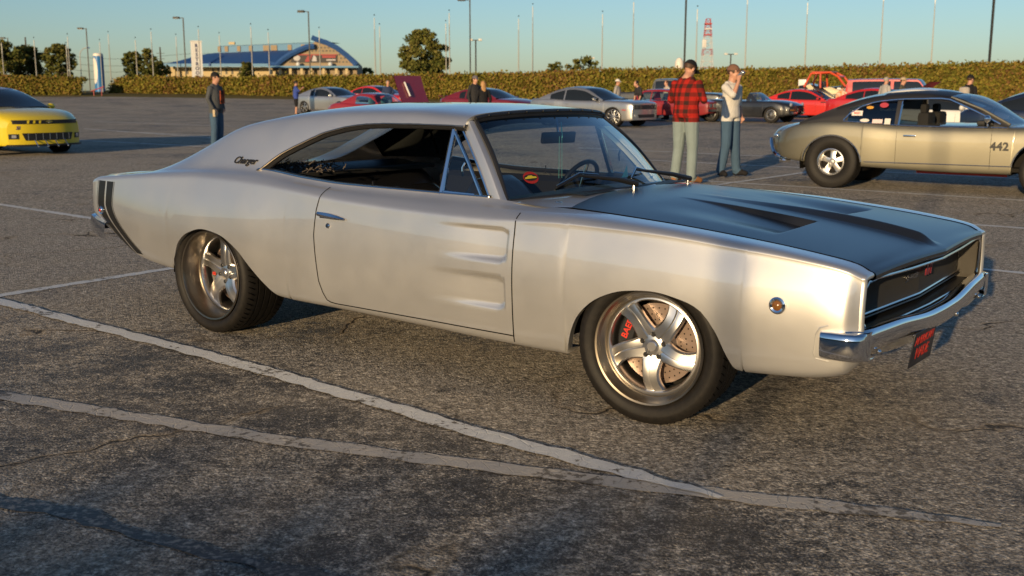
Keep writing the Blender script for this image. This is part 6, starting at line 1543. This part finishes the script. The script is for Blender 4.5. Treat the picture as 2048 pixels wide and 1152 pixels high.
# red rail in the hedge gap, white tank, lattice mast
x, Y, z0 = put(196, Y=84.5); e = empty('hand_rail', (x, Y, z0)); tag(e, 'low red handrail at the gap in the hedge', 'railing'); rr_ = mat('rail_red', (.35, .03, .03), .5)
for dx in (-.3, .3): MB().tube([(dx, 0, 0), (dx, 0, .55+.35*dx)], .03, 6).build('post', rr_, e)
MB().tube([(-.5, 0, .40), (.5, 0, .75)], .035, 6).build('rail', rr_, e)
x, Y, z0 = put(1357, Y=200); e = empty('water_tower', (x, Y, z0)); tag(e, 'small white storage tower seen left of the black cap', 'tank'); H_ = zat(117, 200)-z0
MB().lathe([(0, H_), (.4, H_-.15), (.75, H_-.7), (.8, H_-1.2), (.8, -.1)], 20).build('tank', mat('can_white', (.62, .58, .52), .5), e)
x, Y, z0 = put(1412, Y=420); e = empty('lattice_mast', (x, Y, z0)); tag(e, 'red and white lattice radio mast beyond the hedge', 'tower'); H_ = zat(43, 420)-z0; MR, MW = mat('mast_red', (.38, .06, .06), .6), mat('mast_white', (.55, .52, .50), .6)
wid = lambda z: 3.6*(1-z/H_)**.8*.5+.75; nb = 12
for k in range(nb):
    z_0, z_1 = H_*k/nb, H_*(k+1)/nb; m_ = MR if k % 3 == 0 or k > 9 else MW; mb = MB()
    cs_ = [(-1, -1), (1, -1), (1, 1), (-1, 1)]
    for q in range(4):
        a, b_ = cs_[q], cs_[(q+1) % 4]; w0, w1 = wid(z_0), wid(z_1)
        mb.tube([(a[0]*w0, a[1]*w0, z_0), (a[0]*w1, a[1]*w1, z_1)], .10, 4); mb.tube([(a[0]*w0, a[1]*w0, z_0), (b_[0]*w1, b_[1]*w1, z_1)], .045, 4); mb.tube([(b_[0]*w0, b_[1]*w0, z_0), (a[0]*w1, a[1]*w1, z_1)], .045, 4); mb.tube([(a[0]*w1, a[1]*w1, z_1), (b_[0]*w1, b_[1]*w1, z_1)], .06, 4)
    mb.build('mast_section', m_, e)
for z_ in (.78, .86, .93): MB().box((0, 0, H_*z_), (2.6, 2.6, .5), bevel=.1).build('platform', MR if z_ != .86 else MW, e)
MB().box((-1.4, -1.2, H_*.66), (1.6, .6, 3.0), bevel=.2).build('antenna_drum', MW, e)

# ---- blue roofed hall
Y0 = 215.0; pm_ = Y0*.985/2165; X_ = lambda u: (u-1024)*pm_; Z_ = lambda v: zat(v, Y0)
BLUE = mat('roof_blue', (.025, .075, .22), .45); t = NT(BLUE); wv = t.new('ShaderNodeTexWave'); wv.inputs['Scale'].default_value = 2.2; t.link(t.coords(), wv.inputs['Vector']); t.link(t.bump(wv.outputs[1], .4, .08), t.b.inputs['Normal'])
LBLUE = mat('fascia_blue', (.05, .18, .33), .5); CREAM = mat('cream_wall', (.46, .36, .20), .8); TAN = mat('tan_wall', (.27, .205, .13), .8); GREYBAND = mat('grey_band', (.12, .115, .10), .7)
hall = empty('sports_hall', (X_(520), Y0, 0)); tag(hall, 'long hall with curved blue roof and arched tan end wall', 'building'); ox = X_(520)
hx = lambda u: X_(u)-ox
D_ = 26.0
# low cream wall with openings
MB().box(((hx(330)+hx(545))/2, 4, Z_(140)/2+.2), (hx(545)-hx(330), .4, Z_(134))).build('wall', CREAM, hall)
for u in (366, 418, 429, 445, 457, 472): MB().box((hx(u), 3.75, Z_(143)), (.35, .12, 1.1)).build('window', GREYBAND, hall)
for u in (322, 333, 345): MB().box((hx(u), 2.2, Z_(134)/2), (.35, .35, Z_(134))).build('canopy_post', CREAM, hall)
# curved lower roof: swept from eave to ridge line
us = np.linspace(322, 640, 24); P_ = []
top_v = lambda u: np.interp(u, [322, 345, 370, 400, 440, 480, 540, 600, 640], [130, 118, 109, 104, 103, 101, 99, 97.5, 97])
for u in us:
    zt_ = Z_(top_v(u)); ze = Z_(129); row = [(hx(u), -.5, Z_(134.5)), (hx(u), -.5, ze)]
    for q in np.linspace(.12, 1, 9): row.append((hx(u), -.5+13*q, ze+(zt_-ze)*(1-(1-q)**1.7)))
    P_.append(row)
P_ = np.array(P_); MB().grid(P_[:, 1:]).build('roof', BLUE, hall); MB().grid(P_[:, :2]-np.array([0, .05, 0])).build('roof_fascia', LBLUE, hall)
for u in (424.5,): MB().tube([(hx(u), -.6, Z_(134)), (hx(u), -.6, Z_(129)), (hx(u)+1.0, 4, Z_(116)), (hx(u)+3.8, 12.3, Z_(104))], .25, 6).build('roof_joint', BLUE, hall)
# clerestory
P_ = [[(hx(u), 12.7, Z_(104)), (hx(u), 12.7, Z_(np.interp(u, [408, 636], [90, 81])))] for u in np.linspace(408, 636, 6)]
MB().grid(np.array(P_)).build('clerestory', LBLUE, hall); P_ = [[(hx(u), 12.5, Z_(np.interp(u, [406, 638], [90.5, 81.5]))), (hx(u), 30, Z_(np.interp(u, [406, 638], [89.5, 80.5]))+.3)] for u in np.linspace(406, 638, 6)]
MB().grid(np.array(P_)).build('upper_roof', BLUE, hall)
for u, w_ in ((409, 6), (424, 7), (450, 7), (475, 7), (508, 13), (524, 13), (557, 8), (585, 8), (615, 8)): vm = np.interp(u, [408, 636], [96.5, 91]); MB().box((hx(u), 12.6, Z_(vm)), (w_*pm_, .15, 11*pm_)).build('clerestory_panel', TAN, hall)
# arched end wall: outer and inner arcs
AX = [(560, 134), (575, 122), (590, 113), (605, 106), (620, 100), (632, 92), (640, 85)]; BX = [(640, 85), (660, 91), (680, 101), (700, 116), (712, 127), (718, 134)]
poly = [(hx(u), Z_(v)) for u, v in AX+BX[1:]]; poly = [(hx(552), Z_(150)-2)]+poly+[(hx(718), Z_(150)-2)]
nP = len(poly); MB().add([(x, -2.0, z) for x, z in poly]+[(x, 6.0, z) for x, z in poly], [tuple(range(nP))]+[(i, (i+1) % nP, nP+(i+1) % nP, nP+i) for i in range(nP)]).build('end_wall', TAN, hall, smooth=False)
MB().tube([(hx(u), -2.6, Z_(v-1.5)) for u, v in [(546, 131)]+AX[:-2]+[(628, 98.5), (637, 98.5)]], .55, 6).build('front_arch', BLUE, hall)
MB().tube([(hx(u), -2.3, Z_(v-1.5)) for u, v in [(632, 81.5)]+BX], .55, 6).build('rear_arch', BLUE, hall)
bl = MB().box((0, 0, 0), (.30, .12, .30))
dot = None
for r_i, v in enumerate((99, 105, 112, 119, 126)):
    for u in range(572, 712, 7):
        lo = np.interp(u, [q[0] for q in AX], [q[1] for q in AX]) if u < 640 else np.interp(u, [q[0] for q in BX], [q[1] for q in BX])
        if v < lo+4 or (587 < u < 682 and v > 110): continue
        if dot is None: dot = bl.build('wall_light_block', GREYBAND, hall, smooth=False); o = dot
        else: o = dot.copy(); col.objects.link(o)
        o.location = (hx(u+3*(r_i % 2)), -2.06, Z_(v))
bn_ = MB().box(((hx(589)+hx(680))/2, -2.12, Z_(119.5)), (hx(680)-hx(589), .1, 16*pm_)).build('banner', mat('banner_black', (.02, .018, .02), .6), hall, smooth=False)
BR = mat('banner_red', (.28, .03, .03), .6); BWt = mat('banner_white', (.40, .38, .38), .6)
MB().box(((hx(589)+hx(680))/2, -2.2, Z_(112.6)), (hx(680)-hx(589), .05, 2.0*pm_)).build('banner_border', BR, bn_, smooth=False)
MB().box((hx(664), -2.22, Z_(116.5)), (26*pm_, .04, 4*pm_)).build('banner_bar', BR, bn_, smooth=False); MB().box((hx(668), -2.22, Z_(122.5)), (18*pm_, .04, 2.5*pm_)).build('banner_bar', BWt, bn_, smooth=False)
MB().ball((hx(601), -2.2, Z_(119)), (.65, .05, .55)).build('banner_emblem', BWt, bn_); MB().add([(hx(a), -2.22, Z_(b_)) for a, b_ in ((630, 125), (634, 113), (639, 117), (640, 125))], [(0, 1, 2, 3)]).build('banner_car', BWt, bn_, smooth=False); MB().add([(hx(a), -2.22, Z_(b_)) for a, b_ in ((616, 126), (622, 115), (631, 114), (627, 126))], [(0, 1, 2, 3)]).build('banner_flame', BR, bn_, smooth=False)
MB().box((hx(636), -3.2, Z_(136)), (hx(725)-hx(548), 2.2, .35)).build('entrance_canopy', LBLUE, hall); MB().box((hx(636), -2.2, Z_(139.5)), (hx(722)-hx(556), .3, 4.5*pm_)).build('entrance_band', GREYBAND, hall)
for u in (552, 570, 590, 612, 630, 655, 680, 700): MB().box((hx(u), -3.4, Z_(143)), (.5, .4, 1.4)).build('canopy_post', CREAM, hall)
for u in (605, 668): MB().ball((hx(u), -3.2, Z_(131)), (.45, .4, .45)).build('roof_vent', POLETOP, hall)
MB().box((hx(436), 12.8, Z_(84.5)), (1.2, .8, .5)).build('roof_unit', CREAM, hall)
# restroom sign tower
Yt = 190.0; x, _, z0 = put(397, Y=Yt); e = empty('sign_tower', (x, Yt, z0)); tag(e, 'white square sign tower lettered restrooms and showers', 'sign'); Ht = zat(87, Yt)-z0
MB().box((0, 0, Ht/2), (1.62, 1.62, Ht)).build('tower', mat('sign_white', (.66, .65, .62), .6), e, smooth=False); MB().box((0, 0, Ht+.08), (1.75, 1.75, .16)).build('tower_cap', mat('sign_white', (.66, .65, .62), .6), e, smooth=False)
e.rotation_euler = (0, 0, R(24))
LET = mat('sign_letters', (.05, .06, .13), .6)
for word, fx in (('RESTROOMS', 0), ('SHOWERS', 1)):
    n_ = len(word)
    for i, ch_ in enumerate(word):
        z_ = Ht-.55-(Ht*.80/9)*(i+.2)*(1 if fx == 0 else 1.15)
        if fx == 0: text_obj('letter', ch_, LET, e, (-.1, -.83, z_), (1, 0, 0), (0, 0, 1), .80, .01, bold=.03)
        else: text_obj('letter', ch_, LET, e, (.83, .0, z_), (0, 1, 0), (0, 0, 1), .80, .01, bold=.03)

# ---- side-by-side buggy on a trailer
ux, uY, uz = put(1655, Y=54.0); e = empty('utility_trailer', (ux, uY, uz), R(-30)); tag(e, 'black flat trailer carrying the buggy', 'trailer')
MB().box((0, 0, .62), (3.6, 1.7, .10), bevel=.02).build('deck', BLACKTRIM, e)
for x in (-.5, .45):
    for s_ in (-1, 1): wheel_simple('wheel', e, x, s_*.95, .33, .19, .2, 'five', s_)
MB().tube([(1.8, 0, .6), (2.6, 0, .5)], .06, 6).build('tongue', BLACKTRIM, e)
e = empty('off_road_buggy', (ux, uY, uz+.67), R(-30)); tag(e, 'black off-road buggy with orange red roll cage on the trailer', 'buggy'); CAGE = mat('cage_orange', (.55, .07, .02), .35, 0, .5)
for x in (-.95, 1.0):
    for s_ in (-1, 1): wheel_simple('wheel', e, x, s_*.72, .33, .17, .26, 'five', s_, BLACKTRIM)
P_ = [[(x, y*w_, z) for y, z in ((-1, .35), (-1, .62+dz), (-.8, .75+dz), (0, .80+dz), (.8, .75+dz), (1, .62+dz), (1, .35))] for x, w_, dz in ((-1.35, .55, .12), (-.8, .70, .18), (0, .72, .0), (.7, .70, .08), (1.2, .55, .02), (1.4, .40, -.08))]
MB().grid(np.array(P_)).build('body', BLACKPAINT, e, fix=True); 
for s_ in (-1, 1):
    MB().add([(.9, s_*.74, .55), (.35, s_*.75, .45), (-.1, s_*.75, .75), (.25, s_*.75, .80)], [(0, 1, 2, 3)]).build('door_panel', mat('panel_gold', (.45, .38, .24), .35, .3), e, smooth=False)
    MB().add([(-.6, s_*.75, .50), (-.95, s_*.75, .85), (-.75, s_*.75, .95), (-.35, s_*.75, .55)], [(0, 1, 2, 3)]).build('rear_panel', mat('panel_gold', (.45, .38, .24), .35, .3), e, smooth=False)
    MB().tube([(-1.05, s_*.66, .80), (-.75, s_*.60, 1.45), (.15, s_*.58, 1.50), (.55, s_*.62, 1.30), (.95, s_*.66, .82)], .055, 8).build('cage_side', CAGE, e); MB().tube([(-.25, s_*.70, .75), (-.30, s_*.58, 1.48)], .045, 6).build('cage_post', CAGE, e)
    MB().ball((1.38, s_*.35, .70), (.06, .14, .07)).build('headlight', LAMPGLASS, e); MB().box((-.35, s_*.3, .80), (.16, .42, .55), bevel=.05).build('seat', BLACKTRIM, e)
MB().box((-.25, 0, 1.52), (.95, 1.15, .05), bevel=.02).build('cage_roof', CAGE, e); MB().tube([(.55, -.62, 1.30), (.55, .62, 1.30)], .05, 6).build('cage_bar', CAGE, e); MB().box((-1.25, 0, 1.0), (.4, .6, .35), bevel=.05).build('cargo_box', WHITEPAINT, e)
MB().box((.75, -.765, .72), (.34, .01, .08)).build('side_decal', WHITEPAINT, e, smooth=False)
# ---- posts on the sunny side of the lot whose shadows cross the silver flank
for (x, y), r_, H_, lb in (((.918-.4226*17, 4.346-.9063*17), .036, 9.0, 'dark lot lamp post standing toward the sun from the front wheel'),):
    e = empty('lot_lamp', (x, y, 0)); tag(e, lb, 'lamp post'); MB().tube([(0, 0, -.1), (0, 0, H_)], r_, 10).build('pole', POLEDARK, e); MB().box((.4, 0, H_), (.9, .4, .2), bevel=.04).build('lamp_head', POLEDARK, e)
